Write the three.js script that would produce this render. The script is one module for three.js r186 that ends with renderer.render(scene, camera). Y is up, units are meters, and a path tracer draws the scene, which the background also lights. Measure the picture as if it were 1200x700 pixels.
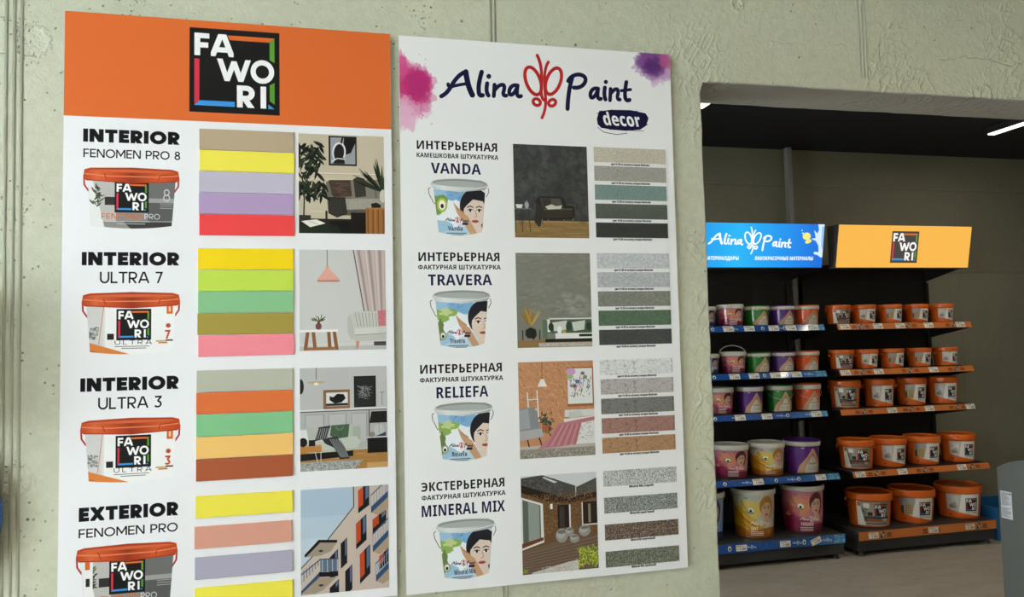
import * as THREE from 'three';
import { RoundedBoxGeometry } from 'three/addons/geometries/RoundedBoxGeometry.js';
import { RectAreaLightUniformsLib } from 'three/addons/lights/RectAreaLightUniformsLib.js';
import { mergeGeometries } from 'three/addons/utils/BufferGeometryUtils.js';

// ---------------------------------------------------------------- camera, sky, lamps, exposure
const scene = new THREE.Scene();
const deg = Math.PI / 180;
const camera = new THREE.PerspectiveCamera(43.378, 1200 / 700, 0.05, 60);
camera.position.set(0, 1.5, 2.3);
camera.rotation.set(3.404 * deg, -13.28 * deg, -1.294 * deg, 'YXZ');
scene.add(camera);
const renderer = new THREE.WebGLRenderer({ antialias: true });
renderer.toneMapping = THREE.LinearToneMapping;
renderer.toneMappingExposure = 1.2;
renderer.shadowMap.enabled = true;
RectAreaLightUniformsLib.init();
const SKY = 13;                                       // overcast daylight that enters through the shop windows
scene.background = new THREE.Color().setRGB(0.90 * SKY, 0.985 * SKY, 1.09 * SKY);
const HALL_LAMP = { color: new THREE.Color().setRGB(1, 0.87, 0.64), intensity: 4.0 };
const BACK_LAMP = { color: new THREE.Color().setRGB(1, 0.90, 0.74), intensity: 38 };

// ---------------------------------------------------------------- helpers
let seedState = 20240611;
const rnd = () => { seedState = (seedState * 1664525 + 1013904223) >>> 0; return seedState / 4294967296; };
const rr = (a, b) => a + (b - a) * rnd();
const used = new Map();
function numbered(name) {
  const n = used.get(name) ?? 0; used.set(name, n + 1);
  return n ? name + '_' + String(n).padStart(3, '0') : name;
}
function mesh(name, geometry, material, parent) {
  const m = new THREE.Mesh(geometry, material);
  m.name = parent ? name : numbered(name); m.castShadow = m.receiveShadow = true;
  (parent ?? scene).add(m);
  return m;
}
function thing(name, label, category, [x, y, z] = [0, 0, 0], turn = 0, group) {
  const o = new THREE.Group(); o.name = numbered(name); scene.add(o);
  o.position.set(x, y, z); o.rotation.y = turn; o.userData = { label, category };
  if (group) o.userData.group = group;
  return o;
}
function tag(o, label, category, group) { o.userData.label = label; o.userData.category = category; if (group) o.userData.group = group; return o; }
function structure(name, geometry, material, label, category) {
  const m = mesh(name, geometry, material); m.userData = { kind: 'structure', label, category }; return m;
}
const box = (w, h, d, x = 0, y = 0, z = 0) => new THREE.BoxGeometry(w, h, d).translate(x, y, z);
const span = (x0, x1, y0, y1, z0, z1) => box(x1 - x0, y1 - y0, z1 - z0, (x0 + x1) / 2, (y0 + y1) / 2, (z0 + z1) / 2);
const lin = (r, g, b) => new THREE.Color().setRGB(r, g, b);
const std = (o) => new THREE.MeshStandardMaterial(o);
const phys = (o) => new THREE.MeshPhysicalMaterial(o);
function canvas(w, h, sx = 1, sy = sx) { const c = document.createElement('canvas'); c.width = w; c.height = h; const g = c.getContext('2d'); g.scale(sx, sy); return [c, g]; }
function tex(c, srgb = true, wrap) {
  const t = new THREE.CanvasTexture(c); t.colorSpace = srgb ? THREE.SRGBColorSpace : THREE.NoColorSpace;
  t.magFilter = THREE.LinearFilter; if (wrap) t.wrapS = t.wrapT = wrap; return t;
}
function dataTex(w, h, fn, srgb = false, wrap = THREE.RepeatWrapping) {   // fn(x, y) -> number or [r, g, b], 0..1
  const d = new Uint8Array(w * h * 4);
  for (let y = 0; y < h; y++) for (let x = 0; x < w; x++) {
    const v = fn(x, y), k = (y * w + x) * 4;
    for (let c = 0; c < 3; c++) d[k + c] = Math.max(0, Math.min(255, Math.round(255 * (v.length ? v[c] : v))));
    d[k + 3] = 255;
  }
  const t = new THREE.DataTexture(d, w, h); t.colorSpace = srgb ? THREE.SRGBColorSpace : THREE.NoColorSpace;
  t.magFilter = THREE.LinearFilter; t.minFilter = THREE.LinearFilter; t.wrapS = t.wrapT = wrap; t.needsUpdate = true; return t;
}
const hash = (x, y, s) => { let h = (x * 374761393 + y * 668265263 + s * 1442695041) | 0; h = Math.imul(h ^ (h >>> 13), 1274126177); return ((h ^ (h >>> 16)) >>> 0) / 4294967296; };
function noise(x, y, s = 0) {
  const ix = Math.floor(x), iy = Math.floor(y), fx = x - ix, fy = y - iy, u = fx * fx * (3 - 2 * fx), v = fy * fy * (3 - 2 * fy);
  const a = hash(ix, iy, s), b = hash(ix + 1, iy, s), c = hash(ix, iy + 1, s), d = hash(ix + 1, iy + 1, s);
  return a + (b - a) * u + (c - a) * v + (a - b - c + d) * u * v;
}
const fbm = (x, y, s, n = 4) => { let r = 0, a = 0.5; for (let i = 0; i < n; i++) { r += a * noise(x, y, s + i); x *= 2.03; y *= 2.03; a *= 0.5; } return r; };

// ---------------------------------------------------------------- print: lettering and logos
function fitText(g, s, x0, x1, base, cap, { font = 'bold', color = '#17161a', stroke = 0, skew = 0 } = {}) {
  g.save(); g.font = `${font} 100px sans-serif`; g.textBaseline = 'alphabetic'; g.textAlign = 'left'; g.fillStyle = g.strokeStyle = color; g.lineJoin = 'miter';
  const w = g.measureText(s).width, k = cap / 71.4;
  g.translate(x0, base); g.transform((x1 - x0) / w, 0, -skew * k, k, 0, 0);
  g.fillText(s, 0, 0);
  if (stroke) { g.lineWidth = stroke / k; g.strokeText(s, 0, 0); }
  g.restore();
}
const geoWidth = { I: 0, N: 0.84, T: 0.74, E: 0.62, F: 0.6, L: 0.58, X: 0.84, R: 0.72, P: 0.68, O: 1.02, U: 0.8, A: 0.92, M: 1.0, 7: 0.62, 8: 0.64, 3: 0.6, ' ': 0.34 };
function geoText(g, s, x0, x1, base, cap, t, color, gap = 0.13) {   // even-stroke geometric capitals, t = stroke over cap height
  const wide = (c) => (c === 'I' ? t : geoWidth[c]); let total = -gap; for (const c of s) total += wide(c) + gap;
  g.save(); g.translate(x0, base - cap); g.scale((x1 - x0) / total, cap); g.strokeStyle = g.fillStyle = color; g.lineCap = 'butt'; g.lineJoin = 'miter'; g.lineWidth = t;
  const ln = (...p) => { g.beginPath(); p.forEach(([a, b], i) => (i ? g.lineTo(a, b) : g.moveTo(a, b))); g.stroke(); }, h = t / 2;
  for (const c of s) {
    const w = wide(c); g.save(); g.beginPath(); g.rect(-0.001, -0.02, w + 0.002, 1.04); if (!'O38U'.includes(c)) { g.beginPath(); g.rect(-0.001, 0, w + 0.002, 1); } g.clip();
    const V = (x) => ln([x, 0], [x, 1]);
    if (c === 'I') V(h);
    if (c === 'N') { V(h); V(w - h); ln([h * 0.7, -0.08], [w - h * 0.7, 1.08]); }
    if (c === 'T') { ln([0, h], [w, h]); V(w / 2); }
    if (c === 'E' || c === 'F' || c === 'L') { V(h); if (c !== 'L') { ln([0, h], [w, h]); ln([0, c === 'E' ? 0.5 : 0.53], [w * 0.93, c === 'E' ? 0.5 : 0.53]); } if (c !== 'F') ln([0, 1 - h], [w, 1 - h]); }
    if (c === 'X') { ln([h * 0.4, -0.06], [w - h * 0.4, 1.06]); ln([w - h * 0.4, -0.06], [h * 0.4, 1.06]); }
    if (c === 'R' || c === 'P') { V(h); const r = 0.3 - h * 0.6; g.beginPath(); g.moveTo(0, h); g.lineTo(w - r - h, h); g.arc(w - r - h, h + r, r, -Math.PI / 2, Math.PI / 2); g.lineTo(0, h + 2 * r); g.stroke(); if (c === 'R') ln([w * 0.42, h + 2 * r], [w - h * 0.9, 1.06]); }
    if (c === 'O') { g.beginPath(); g.ellipse(w / 2, 0.5, w / 2 - h, 0.51 - h, 0, 0, 7); g.stroke(); }
    if (c === 'U') { g.beginPath(); g.moveTo(h, 0); g.lineTo(h, 0.6); g.ellipse(w / 2, 0.6, w / 2 - h, 0.41 - h, 0, Math.PI, 0, true); g.lineTo(w - h, 0); g.stroke(); }
    if (c === 'A') { ln([h * 0.3, 1.08], [w / 2 - h * 0.2, -0.05]); ln([w - h * 0.3, 1.08], [w / 2 + h * 0.2, -0.05]); ln([w * 0.2, 0.7], [w * 0.8, 0.7]); }
    if (c === 'M') { V(h); V(w - h); ln([h * 0.7, -0.04], [w / 2, 0.74], [w - h * 0.7, -0.04]); }
    if (c === '7') { ln([0, h], [w, h]); ln([w - h * 0.8, 0], [w * 0.28, 1.06]); }
    if (c === '8') { g.beginPath(); g.ellipse(w / 2, 0.26, w * 0.43 - h, 0.27 - h, 0, 0, 7); g.stroke(); g.beginPath(); g.ellipse(w / 2, 0.72, w / 2 - h, 0.29 - h, 0, 0, 7); g.stroke(); }
    if (c === '3') { ln([w * 0.06, h], [w * 0.9, h], [w * 0.42, 0.44]); g.beginPath(); g.ellipse(w * 0.42, 0.70, w * 0.58 - h, 0.31 - h, 0, -Math.PI / 2, Math.PI * 0.8); g.stroke(); }
    g.restore(); g.translate(w + gap, 0);
  }
  g.restore();
}
function squareLogo(g, x, y, s, { ground = '#1c1b19', ink = '#f4f3f0' } = {}) {   // black square, four coloured bars, six letters
  g.save(); g.translate(x, y); g.scale(s / 250, s / 250);
  g.fillStyle = ground; g.fillRect(0, 0, 250, 250);
  const poly = (c, ...p) => { g.fillStyle = c; g.beginPath(); p.forEach(([a, b], i) => (i ? g.lineTo(a, b) : g.moveTo(a, b))); g.fill(); };
  poly('#dc6a2e', [104, 17], [236, 17], [222, 31], [110, 31]);
  poly('#5b9a34', [236, 17], [236, 92], [222, 84], [222, 31]);
  poly('#5b9a34', [222, 160], [236, 152], [236, 218], [222, 208]);
  poly('#d43648', [13, 92], [27, 92], [27, 214], [13, 230]);
  poly('#3e93d8', [13, 230], [27, 215], [124, 215], [124, 230]);
  poly('#3e93d8', [218, 218], [236, 232], [218, 232]);
  g.lineCap = 'butt';
  geoText(g, 'FA', 13, 121, 82, 67, 0.235, ink, 0.06); geoText(g, 'O', 168, 235, 156, 70, 0.225, ink);
  { g.strokeStyle = ink; g.lineWidth = 15; g.lineJoin = 'bevel'; g.save(); g.beginPath(); g.rect(70, 88, 100, 67); g.clip(); g.beginPath(); [[80, 80], [103, 152], [122, 96], [141, 152], [164, 80]].forEach(([a, b], i) => (i ? g.lineTo(a, b) : g.moveTo(a, b))); g.stroke(); g.restore(); }
  geoText(g, 'R', 130, 180, 231, 66, 0.235, ink); geoText(g, 'I', 196, 212, 231, 66, 0.24, ink);
  g.restore();
}
function scriptLogo(g, ink, wing) {   // brush lettering with the butterfly between, about 1000 x 400 units
  g.lineCap = 'round'; g.lineJoin = 'round'; g.strokeStyle = ink; g.fillStyle = ink;
  const p = (w, d) => { g.lineWidth = w; g.beginPath(); for (const [k, ...a] of d) g[{ M: 'moveTo', L: 'lineTo', Q: 'quadraticCurveTo', C: 'bezierCurveTo' }[k]](...a); g.stroke(); };
  const dot = (x, y, r) => { g.beginPath(); g.arc(x, y, r, 0, 7); g.fill(); };
  p(17, [['M', 196, 295], ['Q', 218, 286, 236, 256], ['Q', 262, 210, 296, 197]]); p(22, [['M', 297, 198], ['C', 300, 230, 306, 262, 322, 292]]); p(13, [['M', 224, 246], ['Q', 222, 262, 250, 254], ['Q', 280, 248, 300, 246]]);
  p(18, [['M', 362, 199], ['Q', 342, 262, 350, 288], ['Q', 354, 297, 364, 294]]);
  p(17, [['M', 384, 246], ['Q', 376, 280, 388, 295]]); dot(391, 217, 10);
  p(16, [['M', 414, 252], ['Q', 412, 280, 410, 298]]); p(16, [['M', 412, 276], ['Q', 436, 246, 452, 254], ['Q', 458, 262, 450, 284], ['Q', 448, 298, 462, 297]]);
  p(16, [['M', 508, 256], ['C', 486, 248, 470, 274, 476, 290], ['C', 484, 302, 502, 284, 510, 258]]); p(16, [['M', 511, 256], ['Q', 504, 288, 510, 298], ['Q', 516, 304, 524, 300]]);
  p(18, [['M', 748, 220], ['Q', 726, 280, 722, 356]]); p(17, [['M', 728, 240], ['C', 742, 212, 784, 204, 802, 226], ['C', 812, 246, 786, 274, 752, 268]]);
  p(16, [['M', 856, 274], ['C', 834, 266, 818, 292, 825, 308], ['C', 832, 320, 850, 302, 858, 276]]); p(16, [['M', 859, 274], ['Q', 853, 304, 858, 314], ['Q', 864, 320, 870, 317]]);
  p(17, [['M', 889, 270], ['Q', 882, 302, 890, 320]]); dot(894, 246, 9);
  p(16, [['M', 914, 276], ['Q', 912, 304, 910, 324]]); p(16, [['M', 912, 298], ['Q', 934, 270, 946, 280], ['Q', 950, 290, 944, 306], ['Q', 942, 322, 954, 322]]);
  p(17, [['M', 986, 248], ['Q', 974, 300, 980, 318], ['Q', 985, 330, 998, 324]]); p(13, [['M', 962, 284], ['L', 1004, 280]]);
  g.strokeStyle = wing; g.fillStyle = wing;
  p(13, [['M', 597, 132], ['C', 622, 180, 612, 240, 610, 284], ['Q', 612, 316, 622, 318]]);
  p(12, [['M', 644, 160], ['C', 622, 190, 624, 250, 628, 302], ['Q', 632, 352, 611, 391]]);
  g.lineWidth = 14; for (const [x, y, a, b, t] of [[577, 238, 30, 60, -0.34], [664, 240, 30, 58, 0.4]]) { g.beginPath(); g.ellipse(x, y, a, b, t, 0, 7); g.stroke(); }
  g.lineWidth = 13; for (const [x, y, t] of [[590, 326, 0.5], [656, 330, -0.5]]) { g.beginPath(); g.ellipse(x, y, 16, 13, t, 0, 7); g.stroke(); }
}
function scriptLogoAt(g, x, y, w, ink, wing, shear = 0) { g.save(); g.translate(x, y); const k = w / 820; g.transform(k, shear * k, 0, k, 0, 0); g.translate(-188, -127); scriptLogo(g, ink, wing); g.restore(); }
const blob = (g, color, pts) => { g.fillStyle = color; g.beginPath(); pts.forEach(([x, y], i) => (i ? g.lineTo(x, y) : g.moveTo(x, y))); g.closePath(); g.fill(); };
const rect = (g, c, x, y, w, h) => { g.fillStyle = c; g.fillRect(x, y, w, h); };
const oval = (g, c, x, y, a, b, t = 0) => { g.fillStyle = c; g.beginPath(); g.ellipse(x, y, a, b, t, 0, 7); g.fill(); };
const stroke = (g, c, w, ...p) => { g.strokeStyle = c; g.lineWidth = w; g.lineCap = 'round'; g.lineJoin = 'round'; g.beginPath(); p.forEach(([x, y], i) => (i ? g.lineTo(x, y) : g.moveTo(x, y))); g.stroke(); };
function speckle(g, x, y, w, h, n, colors, a, b) { for (let i = 0; i < n; i++) { const s = rr(a, b); g.fillStyle = colors[Math.floor(rnd() * colors.length)]; g.fillRect(x + rnd() * (w - s), y + rnd() * (h - s), s, s * rr(0.6, 1.2)); } }
function leaf(g, c, x, y, len, wid, t) { g.save(); g.translate(x, y); g.rotate(t); g.fillStyle = c; g.beginPath(); g.moveTo(0, 0); g.quadraticCurveTo(len * 0.4, -wid, len, 0); g.quadraticCurveTo(len * 0.4, wid, 0, 0); g.fill(); g.restore(); }
function splash(g, color, cx, cy, a, b, ragged, seed) {
  const pts = []; for (let i = 0; i < 150; i++) { const t = (i / 150) * Math.PI * 2, k = 1 + ragged * (fbm(Math.cos(t) * 2 + 9, Math.sin(t) * 2 + 9, seed, 5) * 2 - 0.95); pts.push([cx + Math.cos(t) * a * k, cy + Math.sin(t) * b * k]); }
  blob(g, color, pts);
}
function face(g, x, y, s, hair, skin, lips = '#b03a3c') {   // printed face of about s wide
  g.save(); g.translate(x, y); g.scale(s / 100, s / 100);
  oval(g, hair, 2, -14, 58, 66); oval(g, hair, 34, 10, 26, 62, 0.2);
  oval(g, skin, 0, 8, 42, 58, 0.06); blob(g, skin, [[-14, 52], [22, 52], [40, 112], [-30, 112]]);
  blob(g, hair, [[-46, 2], [-38, -50], [10, -64], [46, -40], [30, -34], [-6, -40], [-30, -18]]);
  for (const e of [-17, 17]) { oval(g, '#fbf6f0', e, 2, 9, 5); oval(g, '#2a2321', e, 2, 4.6, 5); stroke(g, '#3a2a22', 3.4, [e - 11, -10], [e, -15], [e + 11, -10]); stroke(g, '#2a2321', 2.4, [e - 10, 0], [e, -4], [e + 10, 0]); }
  stroke(g, '#b58468', 2.4, [3, 4], [7, 24], [-2, 27]); oval(g, lips, 1, 42, 13, 5.5); stroke(g, '#7d2628', 1.6, [-12, 42], [14, 42]);
  g.restore();
}

// ---------------------------------------------------------------- print: tub pictures on the boards
function tubPicture(g, x, y, w, h, kind) {   // wide oval tub with orange lid, x..x+w by y..y+h
  g.save(); g.translate(x, y); g.scale(w / 240, h / 170);
  stroke(g, '#a32a2c', 4, [3, 26], [4, 50], [14, 66], [18, 68]); stroke(g, '#a32a2c', 4, [237, 26], [236, 50], [226, 66], [222, 68]);
  const body = () => { g.beginPath(); g.moveTo(12, 36); g.lineTo(22, 160); g.quadraticCurveTo(120, 176, 220, 160); g.lineTo(229, 36); g.closePath(); };
  g.save(); body(); g.clip();
  if (kind === 'ultra7' || kind === 'ultra3') {
    rect(g, '#eceae6', 0, 0, 240, 180); rect(g, '#cfcdc8', 10, 30, 42, 130); rect(g, '#dbd9d4', 52, 30, 5, 130);
    blob(g, '#d9813c', [[10, 132], [128, 172], [10, 176]]); blob(g, '#c86a2c', [[10, 148], [60, 170], [10, 172]]); speckle(g, 18, 92, 26, 36, 60, ['#8f8d88', '#6f6d6a', '#b7b5b0'], 2, 6);
    stroke(g, '#c9795a', 1.6, [54, 34], [42, 140]);
    squareLogo(g, 84, 46, 84); rect(g, '#26231f', 62, 112, 16, 16);
    geoText(g, 'ULTRA', 80, 170, 142, 12, 0.1, '#2c2a28', 0.4); rect(g, '#55524e', 80, 146, 84, 1.6); rect(g, '#77736e', 96, 151, 60, 2);
    rect(g, '#d2682c', 206, 34, 15, 26); rect(g, '#f0c39a', 211, 40, 5, 14); oval(g, '#b44a2c', 210, 92, 6, 6);
    geoText(g, kind === 'ultra7' ? '7' : '3', 202, 215, 128, 24, 0.2, '#c0482c');
    rect(g, '#c9a24a', 180, 132, 26, 4); rect(g, '#4a3c2c', 204, 130, 18, 4); rect(g, '#c0582c', 186, 137, 22, 3);
  } else {
    rect(g, '#8b8a86', 0, 0, 240, 180); rect(g, '#b9b6af', 10, 30, 72, 120); rect(g, '#6e6d6a', 160, 30, 80, 80); rect(g, '#5a5a58', 160, 96, 80, 50); rect(g, '#9c9b97', 160, 84, 80, 12);
    blob(g, '#e4e2dd', [[10, 36], [24, 36], [54, 166], [16, 166]]);
    for (let i = 0; i < 26; i++) leaf(g, ['#2f3329', '#4a4f3e', '#5c6150'][i % 3], 34 + rr(-6, 8), 110 - i * 2, rr(10, 20), 4, rr(-2.8, 0.3));
    rect(g, '#33312e', 54, 82, 30, 22); blob(g, '#3c3a37', [[100, 150], [220, 150], [220, 170], [120, 170]]);
    if (kind === 'pro') { rect(g, '#e8e6e1', 20, 34, 20, 130); rect(g, '#d2682c', 22, 36, 11, 22); rect(g, '#2a2826', 24, 80, 9, 20); }
    squareLogo(g, 78, 40, 84);
    geoText(g, 'FENOMEN', 46, 150, 142, 15, 0.13, '#d4642c'); geoText(g, 'PRO', 152, 190, 142, 15, 0.1, '#f0efec');
    rect(g, '#c9c8c4', 56, 148, 110, 1.5); rect(g, '#bdbcb8', 84, 154, 70, 2);
    if (kind === 'pro8') geoText(g, '8', 198, 216, 92, 34, 0.1, '#c6c4bf');
    for (const q of [98, 104, 110]) rect(g, '#b9b8b4', 190, q, 32, 1.4);
  }
  g.restore();
  const lidInk = g.createLinearGradient(0, 0, 240, 0); [['#b8431f', 0], ['#d8673a', 0.14], ['#c14a24', 0.34], ['#98361b', 0.5], ['#cf5a2e', 0.78], ['#b8431f', 1]].forEach(([c, k]) => lidInk.addColorStop(k, c));
  blob(g, lidInk, [[4, 8], [20, 3], [120, 0], [220, 3], [236, 8], [239, 28], [232, 38], [120, 44], [8, 38], [1, 28]]);
  oval(g, '#a83a1e', 120, 8, 112, 6); oval(g, '#d0653a', 120, 10, 106, 4);
  stroke(g, '#e0845a', 3, [6, 20], [60, 25], [180, 25], [234, 20]); stroke(g, '#9a3418', 2, [52, 18], [58, 34]); stroke(g, '#9a3418', 2, [186, 34], [190, 20], [226, 18]);
  stroke(g, '#9a3418', 2, [8, 36], [120, 43], [232, 36]);
  g.restore();
}
function pailPicture(g, x, y, w, h, name, mode) {   // round white-lidded pail with a blue print and a face
  g.save(); g.translate(x, y); g.scale(w / 186, h / 180);
  stroke(g, '#55544f', 2, [2, 30], [-4, 34], [-2, 50], [12, 78], [22, 84]); stroke(g, '#55544f', 2, [184, 28], [186, 40], [178, 56]);
  g.save(); g.beginPath(); g.moveTo(12, 32); g.lineTo(26, 168); g.quadraticCurveTo(92, 188, 162, 166); g.lineTo(175, 32); g.closePath(); g.clip();
  rect(g, '#c8d6dc', 0, 0, 200, 200); splash(g, '#9cc0d8', 40, 60, 60, 40, 0.5, 3); splash(g, '#7fadd0', 90, 50, 46, 26, 0.6, 8); splash(g, '#e8eced', 74, 110, 60, 40, 0.5, 12); splash(g, '#9fc3d6', 30, 160, 50, 24, 0.5, 4); splash(g, '#b5cdd9', 110, 170, 60, 14, 0.6, 5);
  if (mode === 'eye') { splash(g, '#6f9a52', 24, 80, 26, 30, 0.5, 6); oval(g, '#b9c04a', 38, 84, 16, 22); oval(g, '#eef0ea', 38, 84, 10, 15); oval(g, '#2a2c2a', 38, 87, 5, 7); }
  else { splash(g, '#8fae5a', 34, 76, 34, 18, 0.8, 6); splash(g, '#c3cf8e', 44, 66, 22, 10, 0.8, 7); splash(g, '#6d7f4c', 26, 120, 12, 30, 0.5, 2); oval(g, '#8a9a6a', 34, 140, 11, 13); oval(g, '#e8eae2', 34, 140, 7, 9); oval(g, '#2a2c2a', 34, 142, 4, 5); }
  for (let i = 0; i < 14; i++) oval(g, '#5d87b4', 62 + rnd() * 40, 40 + rnd() * 22, rr(1, 2.6), rr(1, 2));
  const fx = mode === 'half' ? 158 : 140;
  face(g, fx, 98, mode === 'half' ? 82 : 84, '#26242a', '#dcc9b8', '#a85a4c');
  blob(g, '#c79a74', [[72, 74], [104, 108], [118, 118], [150, 178], [128, 178], [104, 140], [84, 108]]); stroke(g, '#b88860', 4, [84, 92], [106, 108]); stroke(g, '#c79a74', 4, [90, 112], [110, 118]);
  scriptLogoAt(g, 46, 118, 74, '#1d1c2a', '#b02c34'); rect(g, '#24233a', 100, 138, 18, 7);
  fitText(g, name, 56, name.length > 7 ? 122 : 102, 163, 14, { color: '#1d2340', skew: -0.12 }); rect(g, '#34405e', 50, 170, 62, 2); rect(g, '#34405e', 58, 175, 48, 2);
  g.restore();
  const rimInk = g.createLinearGradient(0, 0, 186, 0); [['#b9bcb8', 0], ['#e2e3e0', 0.22], ['#c4c7c3', 0.6], ['#979b97', 1]].forEach(([c, k]) => rimInk.addColorStop(k, c));
  blob(g, rimInk, [[6, 12], [24, 4], [92, 0], [162, 4], [180, 12], [184, 22], [172, 34], [92, 42], [14, 34], [2, 22]]);
  oval(g, '#8d928e', 93, 13, 84, 12); oval(g, '#a9ada9', 93, 16, 78, 9); stroke(g, '#dadcd8', 3, [4, 22], [40, 30], [92, 33], [146, 30], [182, 22]);
  g.restore();
}

// ---------------------------------------------------------------- print: the eight room pictures, 250 x 300 each
const pictures = {
  darkSofa(g) {
    rect(g, '#c4b79f', 0, 0, 250, 300); rect(g, '#d8ccb6', 0, 116, 250, 4); rect(g, '#b3a68e', 0, 120, 250, 2); rect(g, '#d0c4ae', 0, 134, 250, 3); rect(g, '#cfc3ac', 30, 232, 60, 4); rect(g, '#d3c8b3', 34, 150, 40, 3);
    rect(g, '#171614', 87, 4, 82, 90); rect(g, '#97999c', 92, 8, 73, 81);
    blob(g, '#1d1c1b', [[132, 8], [165, 8], [165, 24], [152, 54], [138, 60], [130, 40]]); oval(g, '#d8d8d6', 117, 52, 20, 30, 0.1); oval(g, '#232220', 117, 54, 15, 26, 0.1); blob(g, '#232220', [[100, 88], [110, 66], [132, 70], [134, 88]]); stroke(g, '#e2e2e0', 3, [96, 82], [112, 72], [134, 74]); stroke(g, '#1d1c1b', 5, [128, 8], [124, 24]);
    blob(g, '#6f6a5f', [[78, 146], [90, 138], [240, 134], [250, 140], [250, 236], [84, 240]]); blob(g, '#7d776a', [[150, 138], [238, 136], [240, 192], [152, 194]]); stroke(g, '#4a463e', 2, [222, 138], [226, 194]);
    blob(g, '#4a3a30', [[86, 140], [150, 138], [154, 186], [100, 190], [94, 178]]); for (let i = 0; i < 24; i++) stroke(g, ['#5c4638', '#3a2d26', '#6b5444'][i % 3], 1.6, [92 + rnd() * 50, 144 + i * 1.7], [110 + rnd() * 40, 146 + i * 1.7]);
    blob(g, '#3c3830', [[158, 134], [172, 126], [192, 132], [196, 186], [164, 190]]); blob(g, '#9b9588', [[88, 196], [250, 191], [250, 222], [96, 230]]); blob(g, '#5c574d', [[96, 230], [250, 222], [250, 242], [98, 246]]); speckle(g, 100, 196, 140, 32, 300, ['#a8a295', '#8a8478', '#b0aa9d'], 1, 2.5);
    blob(g, '#2f2d28', [[84, 190], [134, 190], [140, 240], [110, 252], [86, 240]]); for (let i = 0; i < 9; i++) stroke(g, '#3f3c35', 1.6, [90 + i * 5, 196], [94 + i * 5, 240]);
    rect(g, '#2b2621', 0, 256, 250, 44); rect(g, '#26211c', 76, 232, 6, 40); rect(g, '#1d1a17', 88, 262, 106, 38); rect(g, '#201c19', 150, 236, 50, 64); blob(g, '#23281d', [[0, 262], [110, 276], [124, 300], [0, 300]]);
    rect(g, '#8a5a2e', 194, 222, 56, 78); for (let i = 0; i < 11; i++) rect(g, ['#a06a36', '#7b4d26', '#b27a42'][i % 3], 195 + i * 5, 224, rr(2, 4), 76); rect(g, '#a9713c', 194, 220, 56, 5);
    rect(g, '#37352f', 0, 246, 34, 20); stroke(g, '#2f2a22', 4, [14, 246], [16, 190], [10, 130]);
    const lc = ['#1c231a', '#28301f', '#323b28', '#151a13']; for (let i = 0; i < 70; i++) leaf(g, lc[i % 4], rr(-6, 62), rr(20, 120), rr(22, 44), rr(6, 11), rr(0.3, 2.6)); for (let i = 0; i < 50; i++) leaf(g, lc[i % 4], rr(-6, 70), rr(140, 186), rr(20, 38), rr(6, 10), rr(0.4, 2.6));
    for (let i = 0; i < 22; i++) leaf(g, lc[i % 3 + 1], 246, 172, rr(50, 110), 6, rr(3.5, 4.9)); oval(g, '#cfc8b8', 246, 184, 10, 20); blob(g, '#1e1b18', [[210, 208], [226, 204], [240, 212], [238, 220], [212, 220]]);
    blob(g, '#e8e4da', [[6, 264], [50, 258], [76, 270], [32, 282]]); stroke(g, '#9c978c', 1.4, [30, 264], [56, 274]);
  },
  paleRoom(g) {
    rect(g, '#c9c8c3', 0, 0, 250, 300); rect(g, '#d2d1cc', 0, 280, 250, 3); rect(g, '#b9b7b0', 0, 288, 250, 12); stroke(g, '#4a4744', 1.6, [80, 0], [80, 52]);
    rect(g, '#d99a86', 76, 48, 9, 10); blob(g, '#dca392', [[74, 58], [88, 58], [116, 90], [116, 94], [50, 94], [50, 90]]); blob(g, '#b97b68', [[50, 91], [116, 91], [114, 96], [54, 96]]);
    blob(g, '#b9a8a2', [[156, 0], [250, 0], [250, 184], [188, 186]]); for (let i = 0; i < 9; i++) blob(g, ['#cfc0ba', '#9d8b86', '#c3b3ad'][i % 3], [[158 + i * 10.4, 0], [164 + i * 10.4, 0], [194 + i * 6.6, 184], [190 + i * 6.6, 184]]); stroke(g, '#3a3430', 2.4, [156, 0], [186, 184]);
    blob(g, '#b9b8ae', [[136, 206], [142, 196], [152, 192], [158, 266], [148, 270], [138, 250]]); blob(g, '#c3c2b8', [[144, 196], [160, 184], [236, 186], [240, 236], [160, 240]]); for (let i = 0; i < 7; i++) stroke(g, '#84837a', 1.4, [160 + i * 10, 190], [168 + i * 9, 232]);
    blob(g, '#cfcec5', [[160, 236], [226, 232], [228, 252], [162, 256]]); blob(g, '#cac9c0', [[229, 233], [250, 232], [250, 252], [230, 252]]); stroke(g, '#77766e', 1.6, [160, 256], [250, 252]); blob(g, '#bcbbb1', [[148, 258], [250, 254], [250, 272], [160, 274]]);
    blob(g, '#c8767c', [[226, 184], [250, 182], [250, 230], [228, 230]]); speckle(g, 228, 186, 22, 42, 40, ['#d88c92', '#b5646a'], 1, 3); blob(g, '#c78c6c', [[162, 274], [172, 274], [168, 296], [162, 296]]); rect(g, '#4c4a46', 214, 276, 36, 12);
    rect(g, '#e6e5e1', 0, 238, 110, 7); for (const [a, b] of [[18, 12], [34, 40], [78, 82], [94, 102]]) blob(g, ['#a9764c', '#8c5d38'][a % 4 ? 1 : 0], [[a, 245], [a + 10, 245], [b + 9, 298], [b - 1, 298]]); rect(g, '#9a6a42', 16, 290, 84, 8);
    for (let i = 0; i < 34; i++) leaf(g, ['#4b5c3a', '#66784e', '#d8d8cc', '#3a4a2e'][i % 4], 54 + rr(-4, 4), 214, rr(12, 26), 4, rr(-3.0, -0.1)); oval(g, '#7a4a4c', 54, 228, 9, 10); rect(g, '#6a3c40', 51, 212, 7, 10);
  },
  greySofa(g) {
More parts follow.
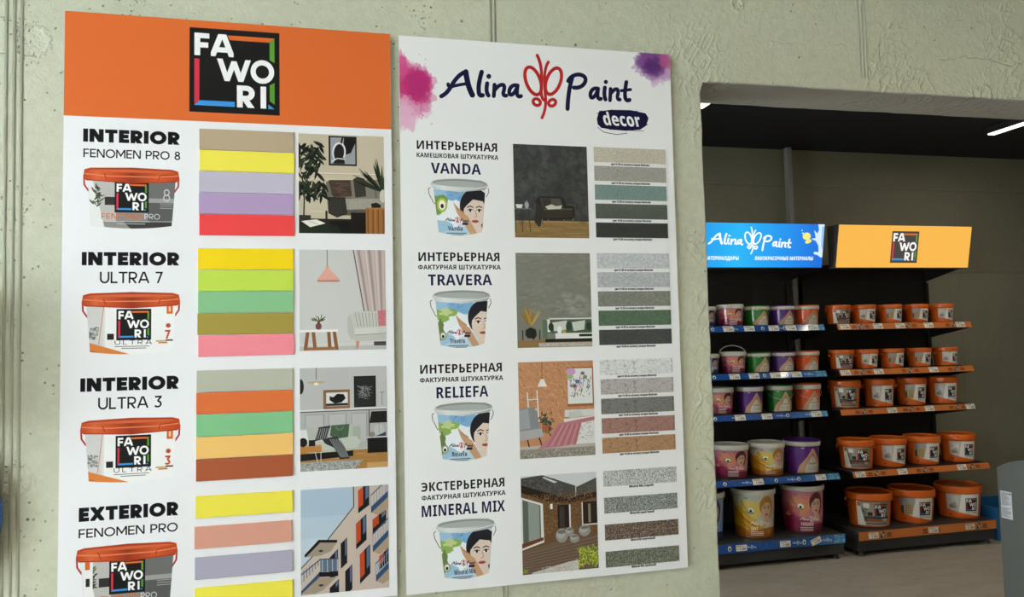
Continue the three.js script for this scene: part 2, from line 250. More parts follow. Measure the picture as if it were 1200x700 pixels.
    rect(g, '#b9b8b4', 0, 0, 250, 300); stroke(g, '#3a3632', 1.4, [46, 0], [46, 34]); stroke(g, '#9c8a5a', 3, [24, 42], [46, 46], [68, 42]); oval(g, '#b6a67a', 46, 43, 22, 4); oval(g, '#e6dfc6', 46, 47, 7, 4);
    oval(g, '#262522', 2, 54, 9, 22); rect(g, '#8a6242', 66, 66, 76, 56); rect(g, '#d9d8d4', 74, 74, 62, 40); blob(g, '#1d1c1b', [[84, 84], [94, 88], [106, 78], [124, 80], [130, 92], [118, 104], [98, 106], [84, 96]]); rect(g, '#2c2a28', 74, 106, 62, 7);
    rect(g, '#1f1f1e', 154, 28, 64, 92); rect(g, '#2b2b2a', 158, 32, 56, 84); for (let i = 0; i < 26; i++) stroke(g, '#9a9a97', 0.9, [162 + rnd() * 30, 52 + rnd() * 44], [176 + rnd() * 34, 54 + rnd() * 44]);
    rect(g, '#d6d5d1', 0, 122, 250, 6); rect(g, '#57544f', 0, 127, 250, 3); rect(g, '#aeadaa', 0, 130, 250, 110); for (const [x, w] of [[14, 54], [80, 52], [146, 46]]) { rect(g, '#77767480', x, 136, w, 86); rect(g, '#b6b5b2', x + 2, 138, w - 5, 84); } rect(g, '#4a4845', 196, 130, 3, 100);
    stroke(g, '#6a6a68', 1.4, [236, 76], [236, 116]); stroke(g, '#6a6a68', 1.4, [230, 78], [244, 78]);
    rect(g, '#a3763f', 0, 244, 250, 56); for (let i = 0; i < 20; i++) rect(g, ['#b78748', '#8e6434', '#c29554'][i % 3], rnd() * 220, 246 + rnd() * 36, rr(20, 60), 2);
    blob(g, '#1f1d1b', [[0, 250], [150, 246], [150, 262], [0, 270]]);
    blob(g, '#b2b6a8', [[0, 176], [150, 170], [170, 172], [172, 220], [164, 240], [140, 246], [30, 248], [0, 244]]); blob(g, '#a4a89a', [[150, 176], [172, 176], [172, 214], [150, 216]]); blob(g, '#bcc0b2', [[0, 208], [160, 204], [172, 222], [160, 238], [0, 244]]);
    blob(g, '#d9d9d4', [[0, 180], [18, 180], [24, 216], [0, 218]]); blob(g, '#4b6148', [[88, 170], [140, 168], [136, 206], [100, 210], [84, 200]]); stroke(g, '#6a8266', 3, [100, 176], [112, 186], [124, 176]); stroke(g, '#3a4d38', 2, [112, 186], [114, 204]);
    blob(g, '#37363a', [[52, 174], [86, 170], [76, 206], [40, 214]]); blob(g, '#2f2e32', [[60, 206], [104, 204], [126, 234], [140, 268], [112, 270], [96, 236], [70, 222]]); for (let i = 0; i < 6; i++) { stroke(g, '#a9a8a6', 1.6, [52 + i * 6, 178], [44 + i * 6, 208]); stroke(g, '#a9a8a6', 1.6, [84 + i * 6, 210], [116 + i * 4, 264]); }
    blob(g, '#23221f', [[204, 134], [250, 134], [250, 168], [198, 168]]); stroke(g, '#55534f', 1.6, [226, 168], [226, 200]); oval(g, '#c9c9c680', 226, 190, 14, 18); rect(g, '#1d1c1b', 192, 212, 58, 44); rect(g, '#c9c8c5', 190, 208, 60, 4); oval(g, '#8a8070', 206, 202, 8, 8); blob(g, '#3a4450', [[214, 208], [246, 196], [246, 208]]);
    rect(g, '#b07c40', 0, 228, 60, 18); rect(g, '#c4935a', 0, 224, 60, 5); oval(g, '#222120', 8, 216, 12, 13); rect(g, '#222120', 24, 210, 18, 18); stroke(g, '#d6d6d4', 2, [42, 246], [54, 298]); stroke(g, '#d6d6d4', 2, [58, 246], [58, 296]);
    rect(g, '#9a9c96', 0, 274, 130, 26); blob(g, '#9a9c96', [[130, 274], [180, 274], [150, 300], [120, 300]]); speckle(g, 0, 276, 170, 24, 320, ['#c6c7c2', '#6f736f', '#b0b2ac', '#868a86'], 1, 4); rect(g, '#c29a62', 190, 284, 60, 16);
  },
  facade(g) {
    rect(g, '#a9bccb', 0, 0, 250, 300); rect(g, '#b3c4d0', 0, 80, 250, 60); rect(g, '#bccad4', 0, 140, 250, 80);
    blob(g, '#c3b2a4', [[150, 0], [250, 0], [250, 300], [0, 300], [0, 224], [70, 152], [150, 56]]); stroke(g, '#2a2624', 2.4, [0, 224], [70, 154], [150, 58], [150, 0]);
    const win = (x, y, w, h, d, panel) => { blob(g, '#1f1e20', [[x, y + d], [x + w, y], [x + w, y + h], [x, y + h + d]]); if (panel) blob(g, '#c04a26', [[x, y + d], [x + w * 0.46, y + d * 0.54], [x + w * 0.46, y + h - 14 + d * 0.54], [x, y + h - 14 + d]]); blob(g, '#5a6c86', [[x + w * 0.66, y + d * 0.36 + 3], [x + w - 2, y + 3], [x + w - 2, y + h - 24], [x + w * 0.66, y + h - 24 + d * 0.36]]); };
    win(163, -10, 32, 66, 22, true); win(156, 82, 30, 74, 26, true); win(166, 170, 30, 84, 28, true); win(204, 70, 40, 40, 30, true); win(222, 182, 30, 40, 26, true);
    win(112, 146, 18, 72, 16, false); win(124, 224, 20, 70, 18, false); win(80, 176, 24, 70, 24, false); win(80, 262, 26, 40, 24, false);
    const balcony = (x0, y0, x1, y1, under) => { blob(g, under, [[x0, y0 + 16], [x1, y1 + 16], [x1 + 2, y1 + 50], [x0 + 20, y0 + 26]]); blob(g, '#33506e', [[x0, y0], [x1, y1], [x1, y1 + 18], [x0, y0 + 18]]); for (let i = 0; i <= 6; i++) { const k = i / 6, x = x0 + (x1 - x0) * k, y = y0 + (y1 - y0) * k; stroke(g, '#7f97b0', 2, [x, y], [x, y - 34]); } stroke(g, '#3b4f66', 2.6, [x0, y0 - 34], [x1, y1 - 34]); };
    balcony(200, 62, 250, 18, '#a8937c'); balcony(204, 176, 250, 132, '#a8937c'); balcony(212, 262, 250, 226, '#a8937c');
    blob(g, '#9d8e7c', [[14, 192], [54, 152], [100, 158], [84, 182], [52, 192]]); blob(g, '#1e1c1c', [[10, 186], [50, 146], [102, 150], [102, 158], [54, 154], [12, 194]]); oval(g, '#3a3634', 56, 178, 6, 3);
    blob(g, '#5f6f80', [[54, 202], [104, 204], [104, 240], [54, 238]]); for (const x of [60, 74, 88, 102]) stroke(g, '#b9c4ce', 2, [x, 204], [x, 238]); for (let i = 0; i < 7; i++) stroke(g, '#54708e', 2.4, [i * 8, 268 - i * 8], [i * 8, 236 - i * 5]); stroke(g, '#3b4f66', 3, [0, 242], [54, 202], [104, 204]);
    blob(g, '#33506e', [[0, 288], [50, 240], [50, 256], [0, 300]]); blob(g, '#1e1c1c', [[50, 238], [104, 242], [104, 254], [50, 252]]); blob(g, '#a08f7a', [[0, 296], [50, 254], [100, 256], [64, 288], [40, 298]]); oval(g, '#3a3634', 56, 276, 7, 3);
  },
  darkWall(g) {
    rect(g, '#3f403d', 0, 0, 250, 300); for (let i = 0; i < 900; i++) { const s = rr(2, 12); g.fillStyle = ['#4a4b47', '#373835', '#50514d', '#424340'][i % 4] + '66'; g.fillRect(rnd() * 250, rnd() * 246, s, s * 0.7); }
    rect(g, '#8a6f44', 0, 246, 250, 54); rect(g, '#a3845a', 0, 246, 250, 5); for (let i = 0; i < 20; i++) rect(g, ['#9a7d50', '#7a6038', '#ab8c5c'][i % 3], rnd() * 200, 256 + rnd() * 40, rr(30, 80), 2);
    for (let i = 0; i < 120; i++) { const k = rr(6, 26); g.fillStyle = ['#5a5b57', '#313230', '#62635e'][i % 3] + '38'; g.beginPath(); g.ellipse(rnd() * 250, rnd() * 240, k, k * 0.6, rnd() * 3, 0, 7); g.fill(); }
    blob(g, '#2c2823', [[70, 182], [78, 170], [92, 166], [152, 166], [166, 172], [176, 192], [202, 192], [210, 202], [206, 224], [196, 240], [92, 244], [74, 226]]); blob(g, '#4a453d', [[86, 172], [154, 172], [164, 206], [94, 208]]); blob(g, '#38352f', [[92, 176], [122, 174], [118, 204], [98, 206]]); blob(g, '#57524a', [[122, 174], [156, 174], [158, 202], [126, 204]]); blob(g, '#3a332b', [[86, 210], [194, 206], [198, 232], [90, 238]]); stroke(g, '#6b6459', 2.4, [88, 210], [194, 206]); stroke(g, '#6b6459', 2, [176, 192], [204, 194], [206, 222]);
    blob(g, '#c9c5ba', [[102, 200], [124, 192], [140, 198], [160, 194], [156, 206], [112, 209]]); blob(g, '#33312b', [[72, 186], [98, 204], [92, 258], [80, 266], [66, 250]]); for (const [p, q, u, v] of [[92, 242, 84, 276], [112, 242, 114, 290], [166, 242, 166, 272], [196, 238, 204, 286]]) stroke(g, '#8a7048', 3.4, [p, q], [u, v]);
    rect(g, '#6b6a64', 0, 206, 54, 4); for (const [a, b] of [[6, 2], [24, 26], [46, 52]]) stroke(g, '#3a352e', 2.4, [a, 210], [b, 282]); blob(g, '#dcd9d0', [[4, 194], [28, 194], [24, 206], [8, 206]]); oval(g, '#9aa7a6', 41, 196, 7, 11); rect(g, '#8c9897', 39, 182, 4, 8);
  },
  concreteWall(g) {
    rect(g, '#7d7c70', 0, 0, 250, 300); for (let i = 0; i < 500; i++) { const s = rr(4, 22); g.fillStyle = ['#868578', '#747367', '#8e8d80', '#7a796d'][i % 4] + '55'; g.fillRect(rnd() * 250, rnd() * 210, s, s * 0.5); } for (let i = 0; i < 26; i++) { const x = rnd() * 240, y = rnd() * 190; stroke(g, ['#6a695e', '#96958a'][i % 2], 0.8, [x, y], [x + rr(8, 34), y + rr(-10, 10)]); }
    for (let i = 0; i < 60; i++) { g.fillStyle = '#a09e9240'; const s = rr(8, 30); g.fillRect(120 + rnd() * 110, 130 + rnd() * 66, s, s * 0.4); }
    for (let i = 0; i < 12; i++) leaf(g, ['#a07f3c', '#8b6c30', '#b6954e'][i % 3], 44 + rr(-3, 3), 232, rr(46, 76), 6, rr(-2.2, -0.9)); blob(g, '#2b2c28', [[28, 244], [44, 236], [62, 244], [64, 262], [56, 272], [34, 270], [26, 260]]); stroke(g, '#24241f', 3, [18, 246], [18, 282]); stroke(g, '#24241f', 3, [52, 240], [54, 282]); stroke(g, '#24241f', 3, [74, 246], [74, 282]);
    rect(g, '#8c7046', 0, 276, 250, 24); rect(g, '#4d5f4c', 84, 214, 166, 42); rect(g, '#d6d6cc', 106, 208, 144, 4); blob(g, '#dcdcd4', [[98, 212], [108, 212], [110, 252], [100, 252]]); rect(g, '#5a6f58', 84, 216, 16, 56);
    for (const [x, w] of [[116, 50], [182, 46]]) blob(g, '#c9c9c0', [[x, 222], [x + w, 216], [x + w - 4, 246], [x + 6, 250]]); oval(g, '#2f3a30', 112, 236, 9, 13); oval(g, '#35473a', 172, 234, 10, 14); oval(g, '#2f3a30', 240, 236, 9, 13);
    rect(g, '#e2e2da', 126, 256, 124, 18); rect(g, '#2d2f2b', 206, 260, 44, 8); rect(g, '#24221e', 92, 274, 158, 10); oval(g, '#e6e6e0', 140, 246, 8, 12); rect(g, '#c99a3a', 150, 248, 12, 8);
    rect(g, '#b4b0a4', 70, 286, 180, 12); speckle(g, 70, 286, 180, 12, 120, ['#d0ccc0', '#8f8b80'], 1, 3);
  },
  terracotta(g) {
    rect(g, '#bd8862', 0, 0, 250, 300); for (let i = 0; i < 700; i++) { const x = rnd() * 250, y = rnd() * 180, a = rr(0.4, 1.2); stroke(g, ['#a9704a', '#cf9c76', '#a0633e', '#d6a884'][i % 4], rr(0.7, 1.8), [x, y], [x + Math.cos(a) * rr(4, 12), y + Math.sin(a) * rr(4, 12)]); }
    stroke(g, '#3a2e28', 1.4, [78, 0], [78, 56]); blob(g, '#e2e0da', [[74, 54], [83, 54], [94, 78], [62, 78]]);
    rect(g, '#9a6236', 160, 20, 90, 124); rect(g, '#dcdcd6', 162, 24, 84, 112);
    oval(g, '#c79ac0', 174, 34, 16, 12); oval(g, '#9db878', 170, 50, 12, 7); for (let i = 0; i < 60; i++) leaf(g, ['#5e7a4a', '#7a9460', '#9a7ab0', '#c06a7a', '#5a7aa0'][i % 5], rr(168, 240), rr(60, 118), rr(6, 18), 3, rr(-2.2, -0.9)); for (const [x, y, c] of [[214, 40, '#8a6a80'], [222, 52, '#7a8a6a'], [196, 66, '#5f6f9c'], [186, 80, '#8c5a6a']]) oval(g, c, x, y, 7, 6);
    stroke(g, '#d8d6d0', 4, [28, 96], [34, 200]); stroke(g, '#d8d6d0', 4, [60, 90], [64, 186]); for (const y of [118, 150, 182]) stroke(g, '#d8d6d0', 3, [30, y], [62, y - 2]);
    rect(g, '#b6aca0', 0, 262, 250, 14); rect(g, '#8c857a', 0, 272, 250, 28); speckle(g, 0, 274, 250, 26, 320, ['#a59e92', '#6f695f', '#b8b1a5'], 1, 4);
    for (let i = 0; i < 60; i++) leaf(g, ['#39463a', '#4d5c46', '#2a362c'][i % 3], 88 + rr(-18, 18), 180 + rr(-14, 44), rr(8, 18), 4, rr(0, 6.2)); rect(g, '#a8603c', 76, 198, 20, 20);
    blob(g, '#86888a', [[0, 146], [46, 140], [60, 160], [66, 214], [0, 220]]); blob(g, '#9c9ea0', [[0, 150], [30, 146], [36, 206], [0, 210]]); blob(g, '#a7a5a5', [[0, 214], [74, 208], [78, 234], [0, 244]]); stroke(g, '#2b2a2a', 4, [26, 244], [30, 262]); stroke(g, '#2b2a2a', 4, [64, 238], [72, 262]);
    rect(g, '#d2d0cb', 150, 154, 100, 22); blob(g, '#c0c4bc', [[162, 162], [200, 156], [214, 176], [168, 180]]); blob(g, '#d9d7d1', [[146, 182], [250, 176], [250, 262], [160, 262]]); for (let i = 0; i < 40; i++) leaf(g, ['#7d8a78', '#94a08e'][i % 2], rr(196, 240), rr(196, 252), 7, 2, rr(-3, 0));
    blob(g, '#b4767a', [[126, 196], [206, 184], [250, 178], [250, 190], [206, 196], [186, 262], [130, 268], [58, 272], [100, 236]]); for (let i = 0; i < 9; i++) stroke(g, ['#9c6064', '#c88e90'][i % 2], 3, [136 + i * 8, 200], [92 + i * 11, 264]);
  },
  courtyard(g) {
    rect(g, '#c9cbc9', 0, 0, 250, 300); stroke(g, '#5a5a55', 2, [206, 26], [224, 8]); stroke(g, '#5a5a55', 2, [206, 14], [232, 20]);
    blob(g, '#4a4845', [[0, 6], [70, 0], [182, 40], [182, 70], [150, 76], [90, 60], [0, 28]]); speckle(g, 6, 10, 130, 44, 420, ['#5b5956', '#3c3a38', '#68665f'], 1.5, 4); blob(g, '#524f4a', [[180, 44], [250, 18], [250, 62], [180, 76]]); speckle(g, 184, 40, 64, 26, 140, ['#64625c', '#42403c'], 1.5, 4); blob(g, '#cbcdcb', [[74, 0], [250, 0], [250, 16], [182, 40]]); stroke(g, '#d4d4d0', 2.4, [180, 40], [180, 70]); blob(g, '#d0d2d0', [[76, 6], [120, 24], [108, 26], [70, 8]]);
    blob(g, '#2c231c', [[0, 26], [90, 58], [150, 76], [250, 62], [250, 82], [150, 92], [80, 82], [0, 50]]);
    blob(g, '#6b4e32', [[0, 50], [80, 80], [150, 92], [250, 80], [250, 200], [110, 208], [0, 232]]); speckle(g, 2, 56, 244, 130, 1700, ['#7d5c3a', '#56402a', '#8e6c46', '#614629'], 1.5, 4);
    blob(g, '#d9d7d0', [[0, 64], [70, 88], [72, 206], [0, 226]]); blob(g, '#5a6458', [[4, 72], [62, 92], [62, 196], [4, 214]]); blob(g, '#8c948a', [[22, 78], [58, 92], [58, 196], [22, 206]]); blob(g, '#6a3e24', [[0, 206], [70, 190], [70, 200], [0, 220]]);
    rect(g, '#2a221c', 118, 96, 40, 70); rect(g, '#3f3a34', 124, 102, 16, 62); rect(g, '#d6d3cc', 156, 96, 5, 70); rect(g, '#2c2520', 202, 92, 48, 70); rect(g, '#8c7a5a', 220, 98, 8, 58); rect(g, '#d6d3cc', 198, 92, 4, 74); rect(g, '#d6d3cc', 198, 160, 52, 4); rect(g, '#e4e4de', 94, 90, 8, 16);
    blob(g, '#6c594a', [[0, 232], [110, 208], [250, 196], [250, 300], [0, 300]]); for (let i = 0; i < 16; i++) stroke(g, ['#7c6858', '#5a493c'][i % 2], 1.8, [0, 240 + i * 4], [250, 202 + i * 5.4]);
    blob(g, '#c3bcb2', [[30, 296], [150, 272], [184, 268], [184, 300], [30, 300]]); speckle(g, 60, 280, 120, 20, 200, ['#d6d0c6', '#a39c92'], 1, 3);
    for (const [x, y, w, h] of [[130, 190, 20, 22], [156, 180, 14, 14], [172, 202, 16, 14], [206, 180, 20, 18]]) { oval(g, '#8d8b85', x, y, w, h); oval(g, '#a5a39c', x - 3, y - 4, w * 0.7, h * 0.6); oval(g, '#6d6b66', x, y - h * 0.5, w * 0.7, h * 0.24); }
    for (let i = 0; i < 150; i++) leaf(g, ['#8a9a2c', '#a9b23c', '#6a7a24', '#b9c04a'][i % 4], 216 + rr(-30, 32), 270 + rr(-34, 26), rr(8, 18), 4, rr(-3, 0)); for (let i = 0; i < 14; i++) leaf(g, '#7d9030', rr(0, 12), 296, 14, 3, rr(-2.4, -0.8));
  },
};
function pictureTexture(name) {
  const [c, g] = canvas(416, 500, 416 / 250, 500 / 300); g.save(); g.beginPath(); g.rect(0, 0, 250, 300); g.clip(); pictures[name](g); g.restore(); return tex(c);
}

// ---------------------------------------------------------------- room shell
const WALL_X = [-3.4, 4.7], HALL_Z = 5.6, HALL_H = 3.3, T = 0.22, BACK_Z = -2.8, BACK_H = 2.95, BACK_X = [-1.6, 6.6];
const JAMB = 1.22, LINTEL = 2.378, OPEN_R = 4.1;
// painted concrete: relief and pits at 2 mm, covering 4 m by 2.4 m, mirrored beyond
const PW = 2000, PH = 1200, px0 = -1.1, py0 = 0.5;
const pits = [];
for (let i = 0; i < 1050; i++) { const left = rnd() < 0.66, x = left ? rr(60, 720) : rr(0, PW), y = rr(0, PH); pits.push([x, y, rr(0.3, 0.95) * (rnd() < 0.08 ? 2 : 1), rr(0.4, 1)]); }
for (const [cx, cy, n] of [[130, 936, 60], [120, 330, 60], [270, 985, 30], [690, 990, 30], [700, 120, 30], [130, 700, 40]]) for (let i = 0; i < n; i++) pits.push([cx + rr(-30, 30) * rnd(), cy + rr(-34, 34), rr(0.1, 0.8), rr(0.3, 0.9)]);
const pitField = new Float32Array(PW * PH);
for (const [x, y, r, d] of pits) for (let j = Math.floor(y - r - 2); j <= y + r + 2; j++) for (let i = Math.floor(x - r - 2); i <= x + r + 2; i++) if (i >= 0 && j >= 0 && i < PW && j < PH) { const k = Math.max(0, Math.min(1, r + 0.6 - Math.hypot(i - x, j - y))) * d; pitField[j * PW + i] = Math.max(pitField[j * PW + i], k); }
const relief = new Float32Array(PW * PH);
const plugs = [[139, 936, 22], [128, 332, 20], [30, 936, 9], [976, 1090, 10], [1086, 1094, 9], [60, 700, 7], [100, 1080, 6], [1236, 1080, 8]];
for (let y = 0; y < PH; y++) for (let x = 0; x < PW; x++) {
  const X = px0 + x * 0.002, Y = py0 + y * 0.002;
  const patch = Math.max(0, Math.min(1, (fbm(X * 4 + 4, Y * 4, 91, 3) - 0.40) * 7)), rough = Math.max(0, Math.min(1, (X - 0.35) / 0.6)) * (0.22 + 0.95 * patch);    // trowelled render towards the opening
  let h = 0.5 + 0.10 * (fbm(X * 9, Y * 9, 11, 3) - 0.45) + 0.05 * (noise(x * 0.4, y * 0.4, 5) - 0.5);
  const ridge = 1 - Math.abs(2 * noise(X * 26 + 3 * noise(X * 7, Y * 7, 40), Y * 20, 21) - 1), r2 = 1 - Math.abs(2 * noise(X * 60 - Y * 34, Y * 26 + X * 16, 23) - 1);
  h += 1.5 * rough * (0.20 * ridge ** 6 * noise(X * 10, Y * 10, 33) + 0.10 * r2 ** 5 + 0.05 * (noise(X * 120, Y * 120, 8) - 0.5));
  const crack = Math.abs(Y - 2.52 - 0.05 * fbm(X * 5, 3, 60, 4) - 0.012 * noise(X * 60, 1, 66) + (X > 1.9 ? 0.02 : 0)); if (X > 1.25 && crack < 0.005) h -= 0.16 * (1 - crack / 0.005) * Math.max(0, Math.min(1, (noise(X * 9, 2, 64) - 0.45) * 6));
  for (const [a, b, r] of plugs) { const d = Math.hypot(x - a, y - b) + 6 * (noise(x * 0.25, y * 0.25, 70) - 0.5); if (d < r * 1.6) h += 0.16 * Math.exp(-((d - r) ** 2) / 12) - (d < r ? 0.10 + 0.12 * noise(x * 0.5, y * 0.5, 71) : 0); }
  relief[y * PW + x] = h;
}
const wallBump = dataTex(PW, PH, (x, y) => relief[y * PW + x] - 0.4 * pitField[y * PW + x], false, THREE.MirroredRepeatWrapping);
const wallTone = dataTex(PW, PH, (x, y) => {
  const X = x * 0.002, Y = y * 0.002, v = 0.94 + 0.07 * (fbm(X * 2.2, Y * 2.2, 50, 4) - 0.47) + 0.04 * (noise(x * 0.12, y * 0.12, 52) - 0.5) + 0.03 * (hash(x, y, 3) - 0.5), k = 1 - 0.78 * Math.min(1, pitField[y * PW + x]), w = 0.03 * (fbm(X * 1.4, Y * 1.7, 55, 3) - 0.45);
  return [0.806 * v * k * (1 + w), 0.806 * v * k, 0.700 * v * k * (1 - w)];
}, true, THREE.MirroredRepeatWrapping);
for (const t of [wallBump, wallTone]) { t.repeat.set(1 / (PW * 0.002), 1 / (PH * 0.002)); t.offset.set(-px0 / (PW * 0.002), -py0 / (PH * 0.002)); }
const paintedConcrete = std({ map: wallTone, bumpMap: wallBump, bumpScale: 0.017, roughness: 0.62 });
{
  const s = new THREE.Shape();
  s.moveTo(WALL_X[0] - 0.2, 0); s.lineTo(JAMB, 0);
  for (let y = 0.03; y < LINTEL - 0.02; y += 0.022) s.lineTo(JAMB + 0.0035 * (fbm(y * 14, 2, 7, 3) - 0.45) * 2 + 0.008 * (noise(y * 1.7, 5, 9) - 0.5), y);
  s.lineTo(JAMB + 0.012, LINTEL - 0.004);
  for (let x = JAMB + 0.03; x < OPEN_R - 0.02; x += 0.025) s.lineTo(x, LINTEL + 0.006 * (fbm(x * 9, 4, 8, 3) - 0.45) + 0.004 * (x - JAMB));
  s.lineTo(OPEN_R, LINTEL); s.lineTo(OPEN_R, 0); s.lineTo(BACK_X[1] + 0.2, 0); s.lineTo(BACK_X[1] + 0.2, HALL_H + 0.2); s.lineTo(WALL_X[0] - 0.2, HALL_H + 0.2); s.closePath();
  const g = new THREE.ExtrudeGeometry(s, { depth: T - 0.008, bevelEnabled: true, bevelThickness: 0.004, bevelSize: 0.004, bevelOffset: -0.004, bevelSegments: 2, curveSegments: 4 }).translate(0, 0, -T + 0.004);
  const pos = g.attributes.position, nor = g.attributes.normal, uv = g.attributes.uv;                        // uv in metres on the reveals too
  for (let i = 0; i < pos.count; i++) { const nx = Math.abs(nor.getX(i)), ny = Math.abs(nor.getY(i)); uv.setXY(i, pos.getX(i) + (nx > 0.7 ? pos.getZ(i) : 0), pos.getY(i) + (ny > 0.7 ? pos.getZ(i) * 1 : 0)); }
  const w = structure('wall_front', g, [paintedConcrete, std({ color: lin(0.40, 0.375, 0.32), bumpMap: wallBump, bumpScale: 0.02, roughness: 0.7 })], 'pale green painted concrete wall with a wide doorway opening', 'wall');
  const bead = (x, y0, y1, r, dx = 0) => {   // raised formwork bead on the wall face
    const n = Math.max(4, Math.ceil((y1 - y0) / 0.03)), pts = []; for (let i = 0; i <= n; i++) { const y = y0 + ((y1 - y0) * i) / n; pts.push(new THREE.Vector3(x + dx * (y - 1.6) + 0.0012 * (noise(y * 30, x * 7, 3) - 0.5), y, -r * 0.35 + 0.0008 * (noise(y * 44, x, 6) - 0.5))); }
    mesh('formwork_seam', new THREE.TubeGeometry(new THREE.CatmullRomCurve3(pts), n * 2, r, 7, false), paintedConcrete, w);
  };
  for (const [x, y0, y1] of [[-0.876, 0.2, 3.3], [-0.856, 0.2, 3.3], [-0.838, 0.2, 3.3]]) bead(x, y0, y1, 0.0052, -0.007);
  for (const x of [0.493, 0.507]) bead(x, 0.2, 3.3, 0.0045);
  for (const x of [1.856, 1.870, 1.884]) bead(x, 2.43, 3.3, 0.0055);
  for (const y of [2.334, 2.436]) { const pts = []; for (let i = 0; i <= 24; i++) pts.push(new THREE.Vector3(-1.6 + i * 0.0302, y + 0.002 * (noise(i, y, 4) - 0.5), -0.001)); mesh('formwork_seam', new THREE.TubeGeometry(new THREE.CatmullRomCurve3(pts), 48, 0.0026, 6, false), paintedConcrete, w); }
}
const plaster = std({ color: lin(0.55, 0.54, 0.48), roughness: 0.85 }), whitePaint = std({ color: lin(0.62, 0.61, 0.58), roughness: 0.9 });
const floorTone = dataTex(1024, 1024, (x, y) => { const v = 0.66 + 0.10 * (fbm(x / 90, y / 34, 31, 4) - 0.47) + 0.08 * (fbm(x / 14, y / 6, 36, 3) - 0.45) + 0.04 * (hash(x, y, 9) - 0.5); return [v * 1.03, v * 0.98, v * 0.90]; }, true, THREE.MirroredRepeatWrapping);
floorTone.repeat.set(0.5, 0.5);
const concreteFloor = std({ map: floorTone, roughness: 0.45 });
function slab(x0, x1, y0, y1, z0, z1, plane) {   // box with uv in metres along the given plane
  const g = span(x0, x1, y0, y1, z0, z1), p = g.attributes.position, u = g.attributes.uv;
  for (let i = 0; i < p.count; i++) u.setXY(i, plane === 'x' ? p.getZ(i) : p.getX(i), plane === 'y' ? p.getZ(i) : p.getY(i)); return g;
}
structure('floor', slab(-3.6, 6.8, -0.2, 0, BACK_Z - 0.2, HALL_Z + 0.2, 'y'), concreteFloor, 'grey beige polished concrete floor', 'floor');
structure('ceiling', slab(-3.6, 4.9, HALL_H, HALL_H + 0.2, 0, HALL_Z + 0.2, 'y'), whitePaint, 'plain ceiling over the near room', 'ceiling');
structure('wall_right', slab(WALL_X[1], WALL_X[1] + 0.2, 0, HALL_H, 0, HALL_Z, 'x'), plaster, 'plain wall to the right of the near room', 'wall');
structure('wall_rear', slab(-3.6, 4.9, 0, HALL_H, HALL_Z, HALL_Z + 0.2, 'z'), plaster, 'plain wall behind the viewer', 'wall');
{ // window wall on the left of the near room: big shop windows
  const s = new THREE.Shape([[0, 0], [-HALL_Z, 0], [-HALL_Z, HALL_H], [0, HALL_H]].map(([a, b]) => new THREE.Vector2(a, b)));
  const panes = [[1.0, 2.8], [3.0, 4.8]], y0 = 0.9, y1 = 2.6;
  for (const [a, b] of panes) s.holes.push(new THREE.Path([[-a, y0], [-a, y1], [-b, y1], [-b, y0]].map(([p, q]) => new THREE.Vector2(p, q))));
  const g = new THREE.ExtrudeGeometry(s, { depth: 0.2, bevelEnabled: false }).rotateY(Math.PI / 2).translate(WALL_X[0] - 0.2, 0, 0);
  structure('wall_left', g, plaster, 'window wall to the left of the near room', 'wall');
  const frameMat = std({ color: lin(0.7, 0.7, 0.7), roughness: 0.4 }), glass = phys({ transmission: 1, thickness: 0, roughness: 0.02, ior: 1.5, color: lin(0.96, 0.98, 0.98) });
  panes.forEach(([a, b], i) => {
    const x = WALL_X[0] - 0.08, f = 0.05;
    const w = structure('window_' + (i + 1), mergeGeometries([span(x - 0.03, x + 0.03, y0, y0 + f, a, b), span(x - 0.03, x + 0.03, y1 - f, y1, a, b), span(x - 0.03, x + 0.03, y0 + f, y1 - f, a, a + f), span(x - 0.03, x + 0.03, y0 + f, y1 - f, b - f, b), span(x - 0.03, x + 0.03, y0 + f, y1 - f, (a + b) / 2 - 0.025, (a + b) / 2 + 0.025)]), frameMat, ['near', 'far'][i] + ' shop window in the left wall', 'window');
    for (const [p, q] of [[a + f, (a + b) / 2 - 0.025], [(a + b) / 2 + 0.025, b - f]]) mesh('pane', span(x - 0.004, x + 0.004, y0 + f, y1 - f, p, q), glass, w);
  });
}
// the room behind the opening
const backBump = dataTex(1400, 600, (x, y) => {   // 5 mm a pixel: 7 m by 3 m
  const X = -0.4 + x * 0.005, Y = y * 0.005; let h = 0.55 + 0.10 * (fbm(X * 5, Y * 5, 61, 4) - 0.45) + 0.05 * (noise(x * 0.8, y * 0.8, 62) - 0.5);
  for (const sy of [2.665, 1.98]) if (Math.abs(Y - sy) < 0.008) h -= 0.25; for (const [sx, a, b] of [[3.62, 1.0, 2.665], [4.95, 1.0, 2.665], [2.3, 0, 2.665], [6.2, 0, 2.6]]) if (Y > a && Y < b && Math.abs(X - sx) < 0.008) h -= 0.22;
  for (const [a, b] of [[3.08, 2.83], [4.2, 2.84], [4.95, 2.87], [5.35, 2.87], [5.0, 2.55], [3.95, 2.5], [4.4, 2.5]]) { const d = Math.hypot(X - a, Y - b); if (d < 0.035) h -= 0.3 * (1 - d / 0.035); }
  return h;
}, false);
backBump.repeat.set(1 / 7, 1 / 3); backBump.offset.set(0.4 / 7, 0);
const backTone = dataTex(700, 300, (x, y) => { const v = 0.9 + 0.10 * (fbm(x / 40, y / 40, 81, 4) - 0.47) + 0.05 * (hash(x, y, 6) - 0.5); return [0.56 * v, 0.545 * v, 0.47 * v]; }, true); backTone.repeat.copy(backBump.repeat); backTone.offset.copy(backBump.offset);
